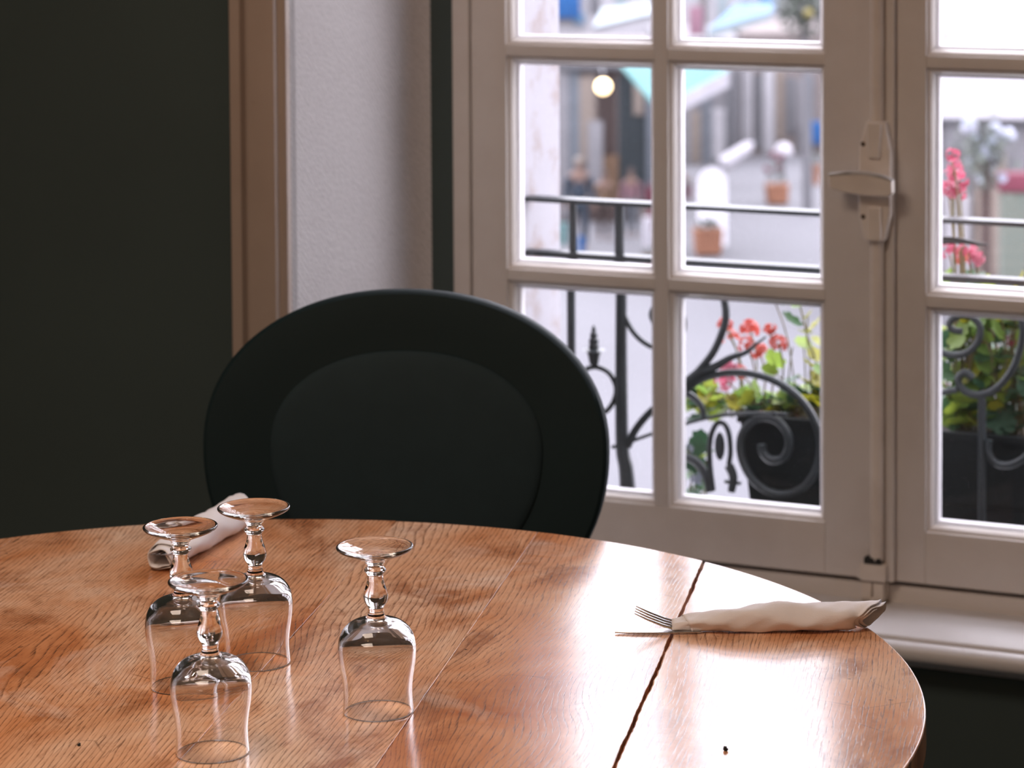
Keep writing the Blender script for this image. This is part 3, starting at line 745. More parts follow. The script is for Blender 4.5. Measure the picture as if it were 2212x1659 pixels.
LM['dry'] = proto_mesh('dry_leaf', dv, [(0, 1, 5), (1, 2, 4, 5), (2, 3, 4)], M['dry'])
def flower_mesh(m, seed, nfl=13, spread=1.0):
    random.seed(seed); vs = []; fs = []
    for i in range(nfl):
        a = random.uniform(0, 2*PI); t = math.acos(random.uniform(-.5, 1)); r = spread*random.uniform(.65, 1)
        d = Vector((math.sin(t)*math.cos(a), math.sin(t)*math.sin(a), math.cos(t)*.9)); c = d*r
        q = d.to_track_quat('Z', 'Y')
        for k in range(5):
            b = 2*PI*k/5+random.uniform(-.15, .15); k0 = len(vs); ln = random.uniform(.42, .55)
            for (x, y, z) in ((0, 0, 0), (ln*.55, -.16, .10), (ln, 0, .04), (ln*.55, .16, .10)):
                p = Vector((x*math.cos(b)-y*math.sin(b), x*math.sin(b)+y*math.cos(b), z)); p.rotate(q); vs.append(c+p)
            fs.append((k0, k0+1, k0+2, k0+3))
    me = proto_mesh('flower_head', [tuple(v) for v in vs], fs, m); return me
FM = {k: [flower_mesh(M[k], 3+i, n) for i, n in enumerate((9, 14, 18))] for k in ('petalred', 'petalpink', 'petalwhite')}
def inst(name, me, parent, p, s, rot):
    o = bpy.data.objects.new(name, me); COL.objects.link(o); o.parent = parent
    o.matrix_basis = Matrix.Translation(p) @ rot.to_matrix().to_4x4() @ Matrix.Diagonal((s, s, s, 1)); return o
def stem(parent, pts, r=.0018):
    MB().tube(smooth_pts(pts, 4), r, 5).build('stem', M['stem'], parent)
def geranium(base, label, leaves, flowers, extra, seed, v=.27, fill=None, fs=1.3):
    """leaves: (px, py, size_px, kind); flowers: (px, py, size_px, kind)"""
    random.seed(seed)
    bu, bv, bz = base
    g = tag(empty('geranium', WM @ Matrix.Translation(base)), label, 'flower', 'geraniums outside the window')
    def loc(px, py, vv): a, b = onv(px, py, vv); return Vector((a-bu, vv-bv, b-bz))
    L_ = list(leaves)
    if fill:
        n, x0, x1, y0, y1, kinds = fill
        for i in range(n):
            L_.append((random.uniform(x0, x1), y0+(y1-y0)*random.random()**.8, random.uniform(15, 30), random.choice(kinds)))
    for k, (px, py, s, kd) in enumerate(L_):
        vv = v+random.uniform(-.045, .07) if k >= len(leaves) else v+random.uniform(-.02, .02)
        P = loc(px, py, vv)
        rot = Euler((random.uniform(-.2, 1.3) if kd != 'dry' else random.uniform(0, .8), random.uniform(-.6, .6), random.uniform(0, 6.28)))
        inst('dry_leaf' if kd == 'dry' else 'leaf', LM[kd], g, P, px2m(s), rot)
        if k % 3 == 0 and kd != 'dry': stem(g, [(P.x*.5+random.uniform(-.02, .02), 0, -.01), P*.6+Vector((0, 0, .01)), P], .0012)
    for (px, py, s, kd) in flowers:
        P = loc(px, py, v+random.uniform(-.03, .03))
        inst('flower_head', random.choice(FM[kd]), g, P, px2m(s)*fs, Euler((random.uniform(-.4, .4), random.uniform(-.4, .4), random.uniform(0, 6))))
        stem(g, [(P.x*.6, 0, -.01), (P.x*.8+.01, P.y*.5, P.z*.6), P], .0014)
    for pts, r in extra: stem(g, [loc(x, y, v) for x, y in pts], r)
    return g
zsoil = zt_-.013
base = lambda px: (onv(px, 895, .28)[0], .28, zsoil)
G, D_, Y_ = 'leaf', 'leafdark', 'leafyellow'
geranium(base(1640), 'geranium behind the big scroll, with red flowers and brown dead leaves at its foot',
  [(1525, 838, 26, G), (1555, 865, 24, G), (1500, 870, 26, D_), (1600, 850, 26, G), (1540, 885, 20, D_), (1630, 842, 22, G), (1662, 850, 20, G), (1508, 905, 24, D_), (1515, 950, 24, D_)]
  +[(1600+i*17, 884+(i % 3)*6, 20, 'dry') for i in range(8)]+[(1590, 885, 26, 'dry'), (1650, 878, 30, 'dry'), (1700, 888, 26, 'dry')],
  [(1566, 700, 13, 'petalred'), (1578, 730, 16, 'petalred'), (1620, 712, 17, 'petalred'), (1612, 745, 15, 'petalred'), (1662, 712, 12, 'petalred'), (1682, 742, 16, 'petalred'), (1640, 760, 15, 'petalred'), (1575, 795, 16, 'petalpink'), (1568, 824, 20, 'petalpink'), (1600, 806, 14, 'petalred'), (1512, 832, 14, 'petalpink')],
  [], 21, fill=(64, 1485, 1700, 835, 890, [G, G, G, Y_, Y_, D_]))
geranium(base(1745), 'tall leggy geranium left of the rod bolt, with lime and yellow leaves',
  [(1675, 655, 22, D_), (1710, 692, 25, D_), (1730, 655, 20, G), (1745, 682, 16, Y_), (1758, 706, 24, Y_), (1740, 718, 18, Y_), (1735, 742, 20, G), (1768, 740, 20, Y_), (1762, 768, 22, Y_), (1752, 790, 24, Y_), (1772, 800, 18, G), (1672, 778, 26, G), (1662, 800, 20, G), (1710, 822, 26, D_), (1748, 832, 34, Y_), (1772, 822, 30, Y_), (1730, 858, 24, G), (1765, 865, 26, D_), (1700, 860, 22, G)],
  [], [([(1752, 880), (1766, 800), (1745, 730), (1728, 660), (1715, 620)], .0016), ([(1700, 870), (1705, 800), (1712, 750)], .0012)], 22, fill=(36, 1690, 1790, 835, 885, [G, Y_, D_, Y_]))
geranium((onv(1505, 1040, .24)[0], .24, zb_), 'low trailing leaves with one white flower left of the planter box',
  [(1497, 985, 24, D_), (1512, 1010, 26, D_), (1490, 1030, 24, D_), (1520, 1050, 24, D_), (1495, 1065, 26, D_), (1512, 1082, 22, D_), (1540, 975, 18, D_), (1525, 985, 16, G), (1487, 1000, 20, D_), (1505, 965, 22, D_)],
  [(1508, 1036, 13, 'petalwhite'), (1484, 972, 12, 'petalwhite')], [([(1478, 1010), (1500, 985), (1520, 960)], .0012), ([(1492, 1100), (1494, 1050), (1488, 1010)], .0012)], 23, v=.24)
geranium(base(2060), 'geranium with a tall magenta flower spike at the left edge of the right leaf panes',
  [(2092, 603, 24, D_), (2110, 598, 20, D_), (2050, 600, 20, G), (2045, 735, 24, D_)],
  [(2058, 335, 12, 'petalpink'), (2062, 362, 14, 'petalpink'), (2052, 385, 18, 'petalpink'), (2072, 388, 16, 'petalpink'), (2048, 412, 18, 'petalpink'), (2068, 415, 16, 'petalpink'), (2050, 540, 16, 'petalpink'), (2092, 545, 20, 'petalpink'), (2075, 555, 16, 'petalred'), (2110, 560, 14, 'petalpink')],
  [([(2070, 620), (2061, 560), (2060, 470), (2058, 350)], .0022)], 24, fill=(120, 2030, 2130, 660, 915, [G, G, G, G, Y_, D_, D_, 'dry']))
geranium(base(2170), 'bushy geranium behind the right hand scrolls with a big dark leaf hanging over the planter',
  [(2165, 700, 40, D_), (2150, 945, 46, D_), (2185, 955, 44, D_), (2120, 745, 30, D_), (2165, 905, 34, D_), (2200, 925, 30, D_)],
  [(2135, 690, 15, 'petalred'), (2128, 725, 15, 'petalpink'), (2180, 738, 11, 'petalpink'), (2155, 660, 14, 'petalred')],
  [([(2090, 765), (2115, 800), (2142, 835)], .0028), ([(2150, 840), (2165, 880), (2180, 910)], .003), ([(2140, 845), (2135, 880), (2140, 910)], .0026)], 25, fill=(170, 2110, 2260, 600, 905, [G, G, D_, D_, Y_, 'dry', G]))
geranium(base(2330), 'geranium at the far right end of the planter box', [], [(2330, 700, 18, 'petalred')], [], 26, fill=(50, 2250, 2420, 640, 900, [G, G, D_, Y_]))

# ------------------------------------------------------------------ the street below
M['street'] = plain('grey_paving', (.050, .049, .056), .9, var=.12, vs=.35, bmp=.3, bs=5, bd=.02)
EXT = .86
def smat(name, c, rough=.85, var=.15, vs=3): return plain(name, tuple(EXT*q for q in c), rough, var=var, vs=vs, spec=.3)
S = {k: smat(k, c) for k, c in dict(
  plaster_rose=(.125, .105, .102), plaster_grey=(.125, .122, .132), plaster_pale=(.24, .235, .25), shutter_blue=(.075, .085, .10), shutter_grey=(.085, .086, .095),
  wood_beige=(.14, .115, .10), wood_brown=(.028, .018, .017), dark_glass=(.012, .018, .022), door_orange=(.085, .05, .03), terracotta=(.19, .085, .05),
  teal_cloth=(.045, .125, .125), white_cloth=(.33, .32, .35), white_board=(.70, .69, .74), pale_blue=(.17, .205, .22), blue_sign=(.005, .055, .17), light_blue=(.06, .12, .19),
  navy_cloth=(.010, .018, .030), beige_cloth=(.11, .095, .085), skin=(.12, .075, .06), magenta_cloth=(.10, .02, .035), rose_cloth=(.13, .07, .085),
  foliage_grey=(.075, .088, .075), foliage_dark=(.018, .035, .024), pink_cloth=(.17, .09, .12), stone_grey=(.11, .108, .118), mustard=(.14, .115, .03)).items()}
struct(MB().box(-60, 60, 1.0, 140, GZ-.3, GZ).build('street', M['street'], mtx=Matrix.Translation((0, 14, 0))), 'pale grey paved street below the window')
def facing(p, ang=0): return Matrix.Translation(p) @ Matrix.Rotation(ang, 4, 'Z')
def facade(name, Y, x0, x1, top, wallm, label, parts, depth=4, base=None, cat='building'):
    """a building front at distance Y; parts are (kind, px0, px1, py0, py1, material, projection)"""
    gx0, gx1 = ony(x0, 300, Y).x, ony(x1, 300, Y).x; xc = (gx0+gx1)/2
    b = tag(empty(name, Matrix.Translation((xc, Y, GZ))), label, cat)
    MB().box(gx0-xc, gx1-xc, 0, depth, 0, top).build('wall', wallm, b)
    for kd, a, c, d, e, mm, pr in parts:
        p, q = ony(a, e, Y), ony(c, d, Y)
        z0 = max(.02, p.z-GZ); z1 = q.z-GZ
        m = MB(); m.box(p.x-xc, q.x-xc, -pr, .02, z0, z1, min(.02, pr*.4))
        o = m.build(kd, mm, b)
        if kd in ('window', 'door', 'shutter') and q.x-p.x > .3:
            wd_ = q.x-p.x
            MB().box(p.x-xc+.05, q.x-xc-.05, -pr-.02, -pr, z0+.06, z1-.06).build('panel' if kd != 'window' else 'pane', S['dark_glass'] if kd == 'window' else mm, o)
            MB().box((p.x+q.x)/2-xc-.02, (p.x+q.x)/2-xc+.02, -pr-.04, -pr-.01, z0+.03, z1-.03).build('mullion' if kd == 'window' else 'rail', mm, o)
    return b
# left shop front with the dark doorway
facade('building', 57, 1105, 1418, 3.5, S['plaster_rose'], 'rose grey shop front with a tall dark doorway behind the left leaf', [
  ('pilaster', 1207, 1228, 150, 470, S['plaster_grey'], .10), ('shutter', 1230, 1252, 140, 460, S['shutter_blue'], .08),
  ('pilaster', 1252, 1286, 165, 350, S['wood_beige'], .08), ('pilaster', 1270, 1302, 260, 430, S['plaster_grey'], .12),
  ('door', 1292, 1330, 150, 335, S['wood_brown'], .04), ('door', 1296, 1336, 335, 430, S['door_orange'], .06), ('window', 1336, 1368, 160, 460, S['dark_glass'], .03),
  ('pilaster', 1368, 1388, 150, 248, S['wood_beige'], .10), ('window', 1364, 1396, 250, 440, S['dark_glass'], .05),
  ('shutter', 1396, 1416, 150, 420, S['shutter_blue'], .10), ('fascia', 1205, 1414, 118, 150, S['shutter_grey'], .18), ('plinth', 1265, 1380, 430, 500, S['wood_brown'], .06)])
# right shop fronts
facade('building', 67, 1419, 1598, 3.0, S['plaster_grey'], 'grey shuttered house front behind the middle of the left leaf', [
  ('pilaster', 1478, 1492, 225, 400, S['plaster_grey'], .10), ('shutter', 1493, 1512, 240, 395, S['wood_beige'], .06), ('shutter', 1514, 1536, 200, 400, S['shutter_blue'], .08),
  ('door', 1538, 1566, 235, 345, S['plaster_pale'], .05), ('shutter', 1568, 1588, 165, 350, S['shutter_grey'], .08), 
  ('pilaster', 1589, 1598, 120, 395, S['stone_grey'], .2)], depth=5)
facade('building', 69, 1602, 1830, 3.0, S['plaster_rose'], 'pinkish house front with grey shutters left of the rod bolt', [
  ('pilaster', 1604, 1624, 150, 330, S['plaster_pale'], .08), ('shutter', 1628, 1645, 160, 320, S['shutter_grey'], .06), ('pilaster', 1647, 1672, 150, 340, S['plaster_pale'], .1),
  ('pilaster', 1676, 1692, 150, 300, S['wood_beige'], .06), ('shutter', 1698, 1716, 165, 290, S['shutter_grey'], .07), ('door', 1720, 1742, 170, 360, S['plaster_grey'], .08),
  ('shutter', 1744, 1756, 160, 370, S['shutter_blue'], .1), ('sign', 1744, 1774, 262, 308, S['blue_sign'], .35)], depth=5)
facade('building', 80, 1000, 1900, 8.9, S['plaster_pale'], 'long pale house front far up the street behind the top panes', [
  ('window', 1275, 1296, -40, 30, S['shutter_grey'], .05), ('sign', 1180, 1252, -30, 38, S['blue_sign'], .3), ('sign', 1240, 1262, 28, 50, S['light_blue'], .25), ('window', 1330, 1352, -60, 22, S['pale_blue'], .05), ('window', 1550, 1572, -60, 40, S['pale_blue'], .05), ('pilaster', 1512, 1526, -60, 95, S['plaster_rose'], .1), ('sign', 1642, 1668, -20, 14, S['light_blue'], .3), ('shutter', 1600, 1622, 0, 90, S['shutter_grey'], .08), ('pilaster', 1440, 1455, -60, 95, S['plaster_rose'], .1)], depth=5)
facade('building', 44, 1960, 2500, 9, S['plaster_grey'], 'grey stone house front behind the right leaf', [
  ('pilaster', 2104, 2168, 330, 590, S['wood_beige'], .25), ('window', 2172, 2215, 410, 560, S['foliage_grey'], .08), ('shutter', 2036, 2102, 262, 330, S['stone_grey'], .1), ('door', 2040, 2098, 420, 600, S['plaster_pale'], .08), ('fascia', 1990, 2400, 236, 262, S['shutter_grey'], .2)], depth=5)
# teal awning with a white valance, on two poles
def awn(name, pts_top, pts_front, Y0, Y1, mtop, mval, label, drop=.3, cat='awning', pole=True):
    b0, b1 = [ony(*p, Y1) for p in pts_top]; f0, f1 = [ony(*p, Y0) for p in pts_front]
    c = (f0+f1)/2; a = tag(empty(name, Matrix.Translation((c.x, c.y, GZ))), label, cat); o = Vector((c.x, c.y, GZ))
    th = Vector((0, 0, -.05))
    vs = [b0-o, b1-o, f1-o, f0-o]; vs += [v+th for v in vs]
    MB().add(vs, [(0, 1, 2, 3), (7, 6, 5, 4), (0, 4, 5, 1), (1, 5, 6, 2), (2, 6, 7, 3), (3, 7, 4, 0)]).build('canopy', mtop, a, smooth=0)
    dv_ = Vector((0, 0, -drop)); y_ = Vector((0, -.04, 0))
    vs = [f0-o+y_, f1-o+y_, f1-o+dv_+y_, f0-o+dv_+y_]; vs += [v+Vector((0, .05, 0)) for v in vs]
    MB().add(vs, [(0, 1, 2, 3), (7, 6, 5, 4), (0, 4, 5, 1), (1, 5, 6, 2), (2, 6, 7, 3), (3, 7, 4, 0)]).build('valance', mval, a, smooth=0)
    if pole:
        for f in (f0, f1): MB().tube([(f.x-c.x, .1, 0), (f.x-c.x, .1, f.z-GZ-.1)], .03, 8).build('pole', S['shutter_grey'], a)
    return a
awn('awning', [(1330, 128), (1560, 118)], [(1420, 232), (1576, 152)], 50, 55, S['teal_cloth'], S['white_cloth'], 'teal shop awning with a white valance, across the middle glazing bar', .28, pole=False)
awn('awning', [(1590, 8), (1680, 6)], [(1530, 64), (1665, 26)], 60, 64, S['light_blue'], S['pale_blue'], 'pale blue awning seen in the second top pane', .18, pole=False)
awn('awning', [(1300, 18), (1430, 4)], [(1282, 58), (1408, 28)], 62, 66, S['pale_blue'], S['shutter_grey'], 'grey green awning seen in the top left pane', .10, pole=False)
sg = awn('awning', [(1900, -340), (2560, -320)], [(1900, 36), (2560, 46)], 30, 33, S['white_cloth'], S['white_cloth'], 'large white shop awning with faint lettering behind the right leaf', 1.07, pole=False)
# faint lettering on the valance and one small pink stroke
def letters(txt, px, py, Y, size, m, parent, name='lettering'):
    cu = bpy.data.curves.new('lettering', 'FONT'); cu.body = txt; cu.size = size; cu.extrude = .01; cu.space_character = 1.9
    t = bpy.data.objects.new('tmp', cu); COL.objects.link(t)
    me = bpy.data.meshes.new_from_object(t.evaluated_get(bpy.context.evaluated_depsgraph_get())); bpy.data.objects.remove(t)
    me.materials.clear(); me.materials.append(m)
    o = bpy.data.objects.new(name, me); COL.objects.link(o); o.parent = parent
    p = ony(px, py, Y); o.matrix_basis = parent.matrix_basis.inverted() @ Matrix.Translation(p) @ Matrix.Rotation(PI/2, 4, 'X'); return o
S['pale_letter'] = smat('pale_letter', (.42, .41, .45))
letters('AIT', 2086, 106, 29.95, .24, S['pale_letter'], sg)
letters('/', 2039, 86, 29.95, .13, S['pink_cloth'], sg)
# round street lamp, lit
p = ony(1303, 187, 50)
lamp = tag(empty('street_lamp', Matrix.Translation((p.x, 50, GZ))), 'lit warm globe lamp in front of the dark doorway', 'lamp')
M['glow'] = emit('lamp_glow', (1.0, .72, .38), 7.0)
h = p.z-GZ
MB().sphere((0, 0, h), .13, 20, 14).build('globe', M['glow'], lamp)
MB().tube([(0, .0, h+.12), (0, 0, h+.2), (0, .5, h+.26), (0, 3.0, h+.26)], .02, 6).build('bracket', S['shutter_grey'], lamp)
# people
def person(px, py, hpx, label, cloth, legs, skin=S['skin'], bag=None, seed=0):
    f = ong(px, py); H = hpx*f.y/F; k = H/1.72
    P = tag(empty('person', facing(f, random.uniform(-.3, .3))), label, 'person')
    def skinm(name, J, E_, R_, m, parent):
        me = bpy.data.meshes.new(name); me.from_pydata([tuple(Vector(j)*k) for j in J], E_, [])
        o = bpy.data.objects.new(name, me); COL.objects.link(o); o.parent = parent
        s_ = o.modifiers.new('skin', 'SKIN'); o.modifiers.new('sub', 'SUBSURF').levels = 1
        for v_, r in zip(me.skin_vertices[0].data, R_): v_.radius = (r[0]*k, r[1]*k)
        me.skin_vertices[0].data[0].use_root = True; me.materials.append(m); return o
    J = [(0, 0, .98), (0, 0, 1.2), (0, 0, 1.42), (0, -.01, 1.52), (0, -.02, 1.60), (0, -.02, 1.70),
         (.17, 0, 1.40), (.23, .03, 1.12), (.25, -.06, .88), (.26, -.08, .80), (-.17, 0, 1.40), (-.23, .03, 1.12), (-.25, -.06, .88), (-.26, -.08, .80),
         (.09, 0, .92), (.10, -.08, .50), (.10, .02, .07), (.10, -.12, .03), (-.09, 0, .92), (-.10, .06, .50), (-.10, .16, .07), (-.10, .05, .03)]
    E_ = [(0, 1), (1, 2), (2, 3), (3, 4), (4, 5), (2, 6), (6, 7), (7, 8), (8, 9), (2, 10), (10, 11), (11, 12), (12, 13), (0, 14), (14, 15), (15, 16), (16, 17), (0, 18), (18, 19), (19, 20), (20, 21)]
    R_ = [(.14, .10), (.13, .10), (.13, .09), (.05, .05), (.085, .095), (.06, .07), (.05, .05), (.04, .04), (.03, .03), (.035, .025), (.05, .05), (.04, .04), (.03, .03), (.035, .025),
          (.09, .09), (.06, .06), (.04, .04), (.04, .03), (.09, .09), (.06, .06), (.04, .04), (.04, .03)]
    skinm('body', J, E_, R_, skin, P)
    J2 = [(0, 0, .90), (0, 0, 1.15), (0, 0, 1.44), (.18, 0, 1.40), (.24, .03, 1.12), (.26, -.06, .90), (-.18, 0, 1.40), (-.24, .03, 1.12), (-.26, -.06, .90)]
    skinm('coat', J2, [(0, 1), (1, 2), (2, 3), (3, 4), (4, 5), (2, 6), (6, 7), (7, 8)], [(.19, .15), (.17, .13), (.13, .10), (.075, .07), (.06, .06), (.05, .05), (.075, .07), (.06, .06), (.05, .05)], cloth, P)
    J3 = [(0, 0, .93), (.09, 0, .88), (.10, -.08, .50), (.10, .02, .10), (-.09, 0, .88), (-.10, .06, .50), (-.10, .16, .10)]
    skinm('trousers', J3, [(0, 1), (1, 2), (2, 3), (0, 4), (4, 5), (5, 6)], [(.15, .11), (.10, .10), (.075, .075), (.055, .055), (.10, .10), (.075, .075), (.055, .055)], legs, P)
    MB().sphere((0, .01*k, 1.665*k), .098*k, 12, 8, (.9, 1.05, .95)).build('hair', S['wood_brown'] if not bag else S['beige_cloth'], P)
    return P
person(1251, 545, 205, 'person in a dark navy coat standing in the street by the stucco jamb', S['navy_cloth'], S['navy_cloth'], bag=1)
person(1306, 520, 150, 'person in brown and orange clothes before the dark doorway', S['door_orange'], S['wood_brown'])
person(1364, 512, 148, 'person in a rose top and blue trousers right of the doorway', S['rose_cloth'], S['shutter_blue'])
# pots, boards, lanterns
def pot(px, py, wpx, hpx, label, m, plant=None, ph=.5, pm=None, box=False, name='flower_pot', cat='pot'):
    f = ong(px, py); s_ = f.y/F; W_, H_ = wpx*s_, hpx*s_
    P = tag(empty(name, facing(f, .1)), label, cat)
    if box:
        a = W_/2
        MB().prism([(-a*.86, .04), (a*.86, .04), (a, H_), (-a, H_)], -a*.7, a*.7, 'xz').box(-a*.8, -a*.6, -a*.6, a*.6, 0, .05).box(a*.6, a*.8, -a*.6, a*.6, 0, .05).build('tub', m, P, bev=.02)
    else: MB().lathe([(0, 0), (W_*.34, 0), (W_*.44, H_*.8), (W_*.5, H_*.8), (W_*.5, H_), (W_*.43, H_), (W_*.42, H_*.92), (0, H_*.92)], 24).build('tub', m, P)
    if plant:
        m2 = MB(); random.seed(px)
        for i in range(90):
            q = Vector((random.gauss(0, .5), random.gauss(0, .4), abs(random.gauss(0, .6)))); q = q.normalized()*random.uniform(.4, 1)
            c = Vector((q.x*W_*.5, q.y*W_*.5, H_+q.z*ph*W_)); r = W_*.10
            e = Euler((random.uniform(-1, 1), random.uniform(-1, 1), random.uniform(0, 6)))
            vs = []
            for x, y, z in ((-1, 0, 0), (0, -.5, .15), (1, 0, 0), (0, .5, .15)):
                v_ = Vector((x, y, z))*r; v_.rotate(e); vs.append(c+v_)
            m2.add(vs, [(0, 1, 2, 3)])
        m2.build('plant', plant, P, smooth=0)
        if pm:
            m3 = MB()
            for i in range(9): m3.sphere((random.gauss(0, W_*.28), random.gauss(0, W_*.2), H_+ph*W_*random.uniform(.4, 1.1)), W_*.11, 8, 6)
            m3.build('blossom', pm, P)
    return P
pot(1529, 552, 62, 60, 'square terracotta planter with a dark low plant, nearest in the street', S['terracotta'], S['foliage_dark'], .35, box=True)
pot(1678, 442, 50, 46, 'square terracotta planter with rose flowers in the middle of the street', S['terracotta'], S['foliage_grey'], 1.2, S['magenta_cloth'], box=True)
pot(1756, 398, 40, 42, 'terracotta pot with a green bush in front of the blue sign', S['terracotta'], S['foliage_grey'], .7)
pot(1402, 572, 40, 18, 'low terracotta bowl behind the second railing bar', S['terracotta'], S['foliage_grey'], .5)
pot(1412, 500, 30, 96, 'tub of magenta flowers beside the dark doorway', S['magenta_cloth'], S['rose_cloth'], .5)
pot(1486, 430, 24, 30, 'small pot of mixed flowers left of the white rounded board', S['rose_cloth'], S['foliage_grey'], .8, S['terracotta'])
# white rounded board on the pavement
f = ong(1539, 536); s_ = f.y/F; W_, H_ = 62*s_, 176*s_
pb = tag(empty('pavement_board', facing(f)), 'white board with a rounded top standing in the street behind the nearest terracotta planter', 'board')
poly = [(-W_/2, .05), (W_/2, .05)]+[(W_/2*math.cos(PI*k/16), H_-W_/2+W_/2*math.sin(PI*k/16)) for k in range(17)]
MB().prism(poly, -.05, .0).build('panel', S['white_board'], pb)
for sx in (-.4, .4): MB().box(sx*W_-.03, sx*W_+.03, -.25, .25, 0, .06).build('foot', S['plaster_pale'], pb)
# globe lantern on a post, unlit
f = ong(1692, 432); p = ony(1692, 328, f.y)
gl = tag(empty('globe_lantern', facing(f)), 'white round globe lantern on a post above the rose flowers', 'lantern')
MB().sphere((p.x-f.x, 0, p.z-GZ), 20*f.y/F, 20, 14).build('globe', S['white_cloth'], gl)
MB().tube([(p.x-f.x, 0, 0), (p.x-f.x, 0, p.z-GZ-.15)], .03, 8).build('post', S['shutter_grey'], gl)
# parked scooter under a pale cover: a low table with a tilted white top
f = ong(1590, 400)
cf = tag(empty('folded_parasol', facing(f, .3)), 'white folded parasol leaning in the street in front of the shutters', 'parasol')
s_ = f.y/F
MB().tube([(-38*s_, 0, 42*s_), (-30*s_, 0, 46*s_), (0, 0, 64*s_), (30*s_, 0, 84*s_), (40*s_, 0, 90*s_)], [.04, .17, .17, .12, .03], 12).build('cloth', S['white_cloth'], cf)
MB().tube([(-60*s_, 0, 28*s_), (46*s_, 0, 95*s_)], .025, 8).build('pole', S['shutter_grey'], cf)
MB().lathe([(0, 0), (.3, 0), (.3, .08), (.06, .12), (.04, 28*s_), (0, 28*s_)], 20, Matrix.Translation((-60*s_, 0, 0))).build('base', S['stone_grey'], cf)
# white flowering bush on a stand behind the right leaf
Yb = 17
pc = ony(2130, 330, Yb)
bush = tag(empty('flowering_bush', Matrix.Translation((pc.x, Yb, GZ))), 'tall bush of pale blue white blossom on a stand behind the right leaf', 'bush')
random.seed(5); sb = Yb/F
m2 = MB()
for i in range(320):
    q = Vector((random.gauss(0, 26), random.gauss(0, 26), random.gauss(0, 34)))*sb
    e = Euler((random.uniform(-1, 1), random.uniform(-1, 1), random.uniform(0, 6))); vs = []
    for x, y, z in ((-1, 0, 0), (0, -.5, .15), (1, 0, 0), (0, .5, .15)):
        v_ = Vector((x, y, z))*.028; v_.rotate(e); vs.append(Vector((0, 0, pc.z-GZ))+q+v_)
    m2.add(vs, [(0, 1, 2, 3)])
m2.build('foliage', S['foliage_grey'], bush, smooth=0)
for (px, py, r) in ((2095, 275, 20), (2150, 280, 18), (2178, 292, 20), (2140, 305, 16), (2108, 300, 14), (2128, 330, 20), (2150, 345, 18), (2135, 365, 18), (2120, 385, 14), (2165, 385, 13), (2100, 350, 12), (2092, 262, 14)):
    P = ony(px, py, Yb+random.uniform(-.1, .1)); inst('blossom', FM['petalwhite'][2], bush, Vector((P.x-pc.x, P.y-Yb, P.z-GZ)), r*sb*.9, Euler((random.uniform(-.5, .5), 0, random.uniform(0, 6))))
    inst('blossom', FM['petalwhite'][1], bush, Vector((P.x-pc.x, P.y-Yb, P.z-GZ)), r*sb*.75, Euler((random.uniform(-.5, .5), 1, random.uniform(0, 6))))
MB().tube([(0, 0, 0), (0, 0, pc.z-GZ)], .035, 8).build('post', S['wood_brown'], bush)
Pm = ony(2205, 392, 30)
hb = tag(empty('flower_tub', Matrix.Translation((Pm.x, 30, GZ))), 'dark magenta flower tub on a plinth behind the right leaf', 'tub')
MB().box(-.25, .35, -.15, .15, Pm.z-GZ-.10, Pm.z-GZ+.10, .03).build('blossom_mass', S['magenta_cloth'], hb)
MB().box(-.22, .32, -.12, .12, 0, Pm.z-GZ-.10, .03).build('plinth', S['foliage_grey'], hb)
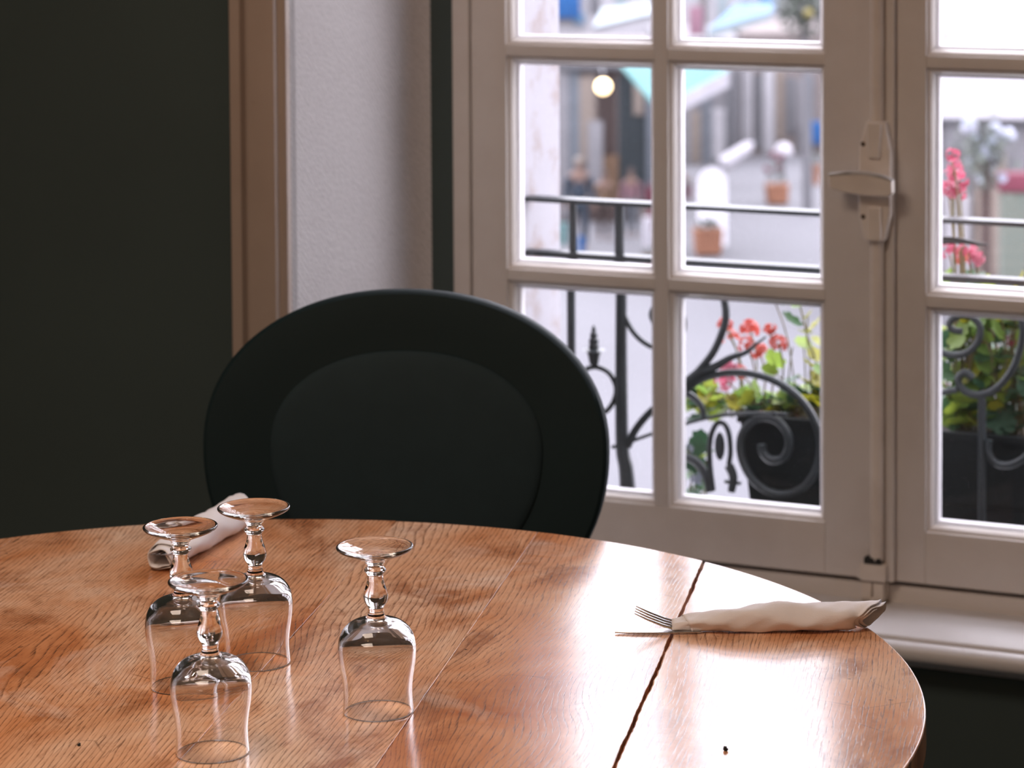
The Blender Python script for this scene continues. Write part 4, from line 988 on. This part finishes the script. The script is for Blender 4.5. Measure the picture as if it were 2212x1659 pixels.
# tree in the street, top right of the left leaf
Yt = 58
pt_ = ony(1735, 20, Yt); st = Yt/F
tree = tag(empty('street_tree', Matrix.Translation((pt_.x, Yt, GZ))), 'grey green street tree with a yellow patch, top right pane of the left leaf', 'tree')
MB().tube([(.1, 0, 0), (.06, 0, 2.5), (0, 0, pt_.z-GZ)], [.12, .09, .06], 10).build('trunk', S['stone_grey'], tree)
m2 = MB(); random.seed(9)
for i in range(900):
    q = Vector((random.gauss(0, 1), random.gauss(0, 1), random.gauss(0, 1))).normalized()*random.uniform(.3, 1)
    e = Euler((random.uniform(-1, 1), random.uniform(-1, 1), random.uniform(0, 6))); vs = []
    for x, y, z in ((-1, 0, 0), (0, -.6, .15), (1, 0, 0), (0, .6, .15)):
        v_ = Vector((x, y, z))*.075; v_.rotate(e); vs.append(Vector((q.x*.62, q.y*.6, q.z*.75+pt_.z-GZ+.1))+v_)
    m2.add(vs, [(0, 1, 2, 3)])
tag(m2.build('foliage', S['foliage_grey'], tree, smooth=0), kind='stuff')
MB().sphere((5*st, -.6, pt_.z-GZ-.05), .1, 12, 8).build('fruit', S['mustard'], tree)
# pink banner far up the street
Pp = ony(1502, 40, 58)
pk = tag(empty('banner', Matrix.Translation((Pp.x, 58, GZ))), 'pink hanging banner on a pole in the second top pane', 'banner')
MB().box(-.13, .16, -.02, .02, Pp.z-GZ-.35, Pp.z-GZ+.25, .01).build('cloth', S['pink_cloth'], pk)
MB().tube([(.2, .04, 0), (.2, .04, Pp.z-GZ+.5)], .03, 8).build('pole', S['shutter_grey'], pk)
# teal box and blue bucket by the jamb
for px, py, wp, hp, nm, mt, lb, ct in ((1217, 528, 16, 46, 'crate', 'teal_cloth', 'teal crate standing in the street beside the navy coated person', 'crate'), (1256, 552, 16, 42, 'bucket', 'blue_sign', 'bright blue bucket at the feet of the navy coated person', 'bucket'), (1399, 535, 20, 66, 'box', 'white_cloth', 'white box standing at the right of the shop front', 'box')):
    f = ong(px, py); s_ = f.y/F; a = wp*s_/2
    if nm == 'bucket': o = MB().lathe([(0, 0), (a*.8, 0), (a, hp*s_), (a*.9, hp*s_), (a*.7, .03), (0, .03)], 20).build(nm, S[mt], mtx=facing(f))
    else: o = MB().box(-a, a, -a, a, 0, hp*s_, .02).box(-a*1.05, a*1.05, -a*1.05, a*1.05, hp*s_-.05, hp*s_-.01, .01).build(nm, S[mt], mtx=facing(f))
    tag(o, lb, ct)
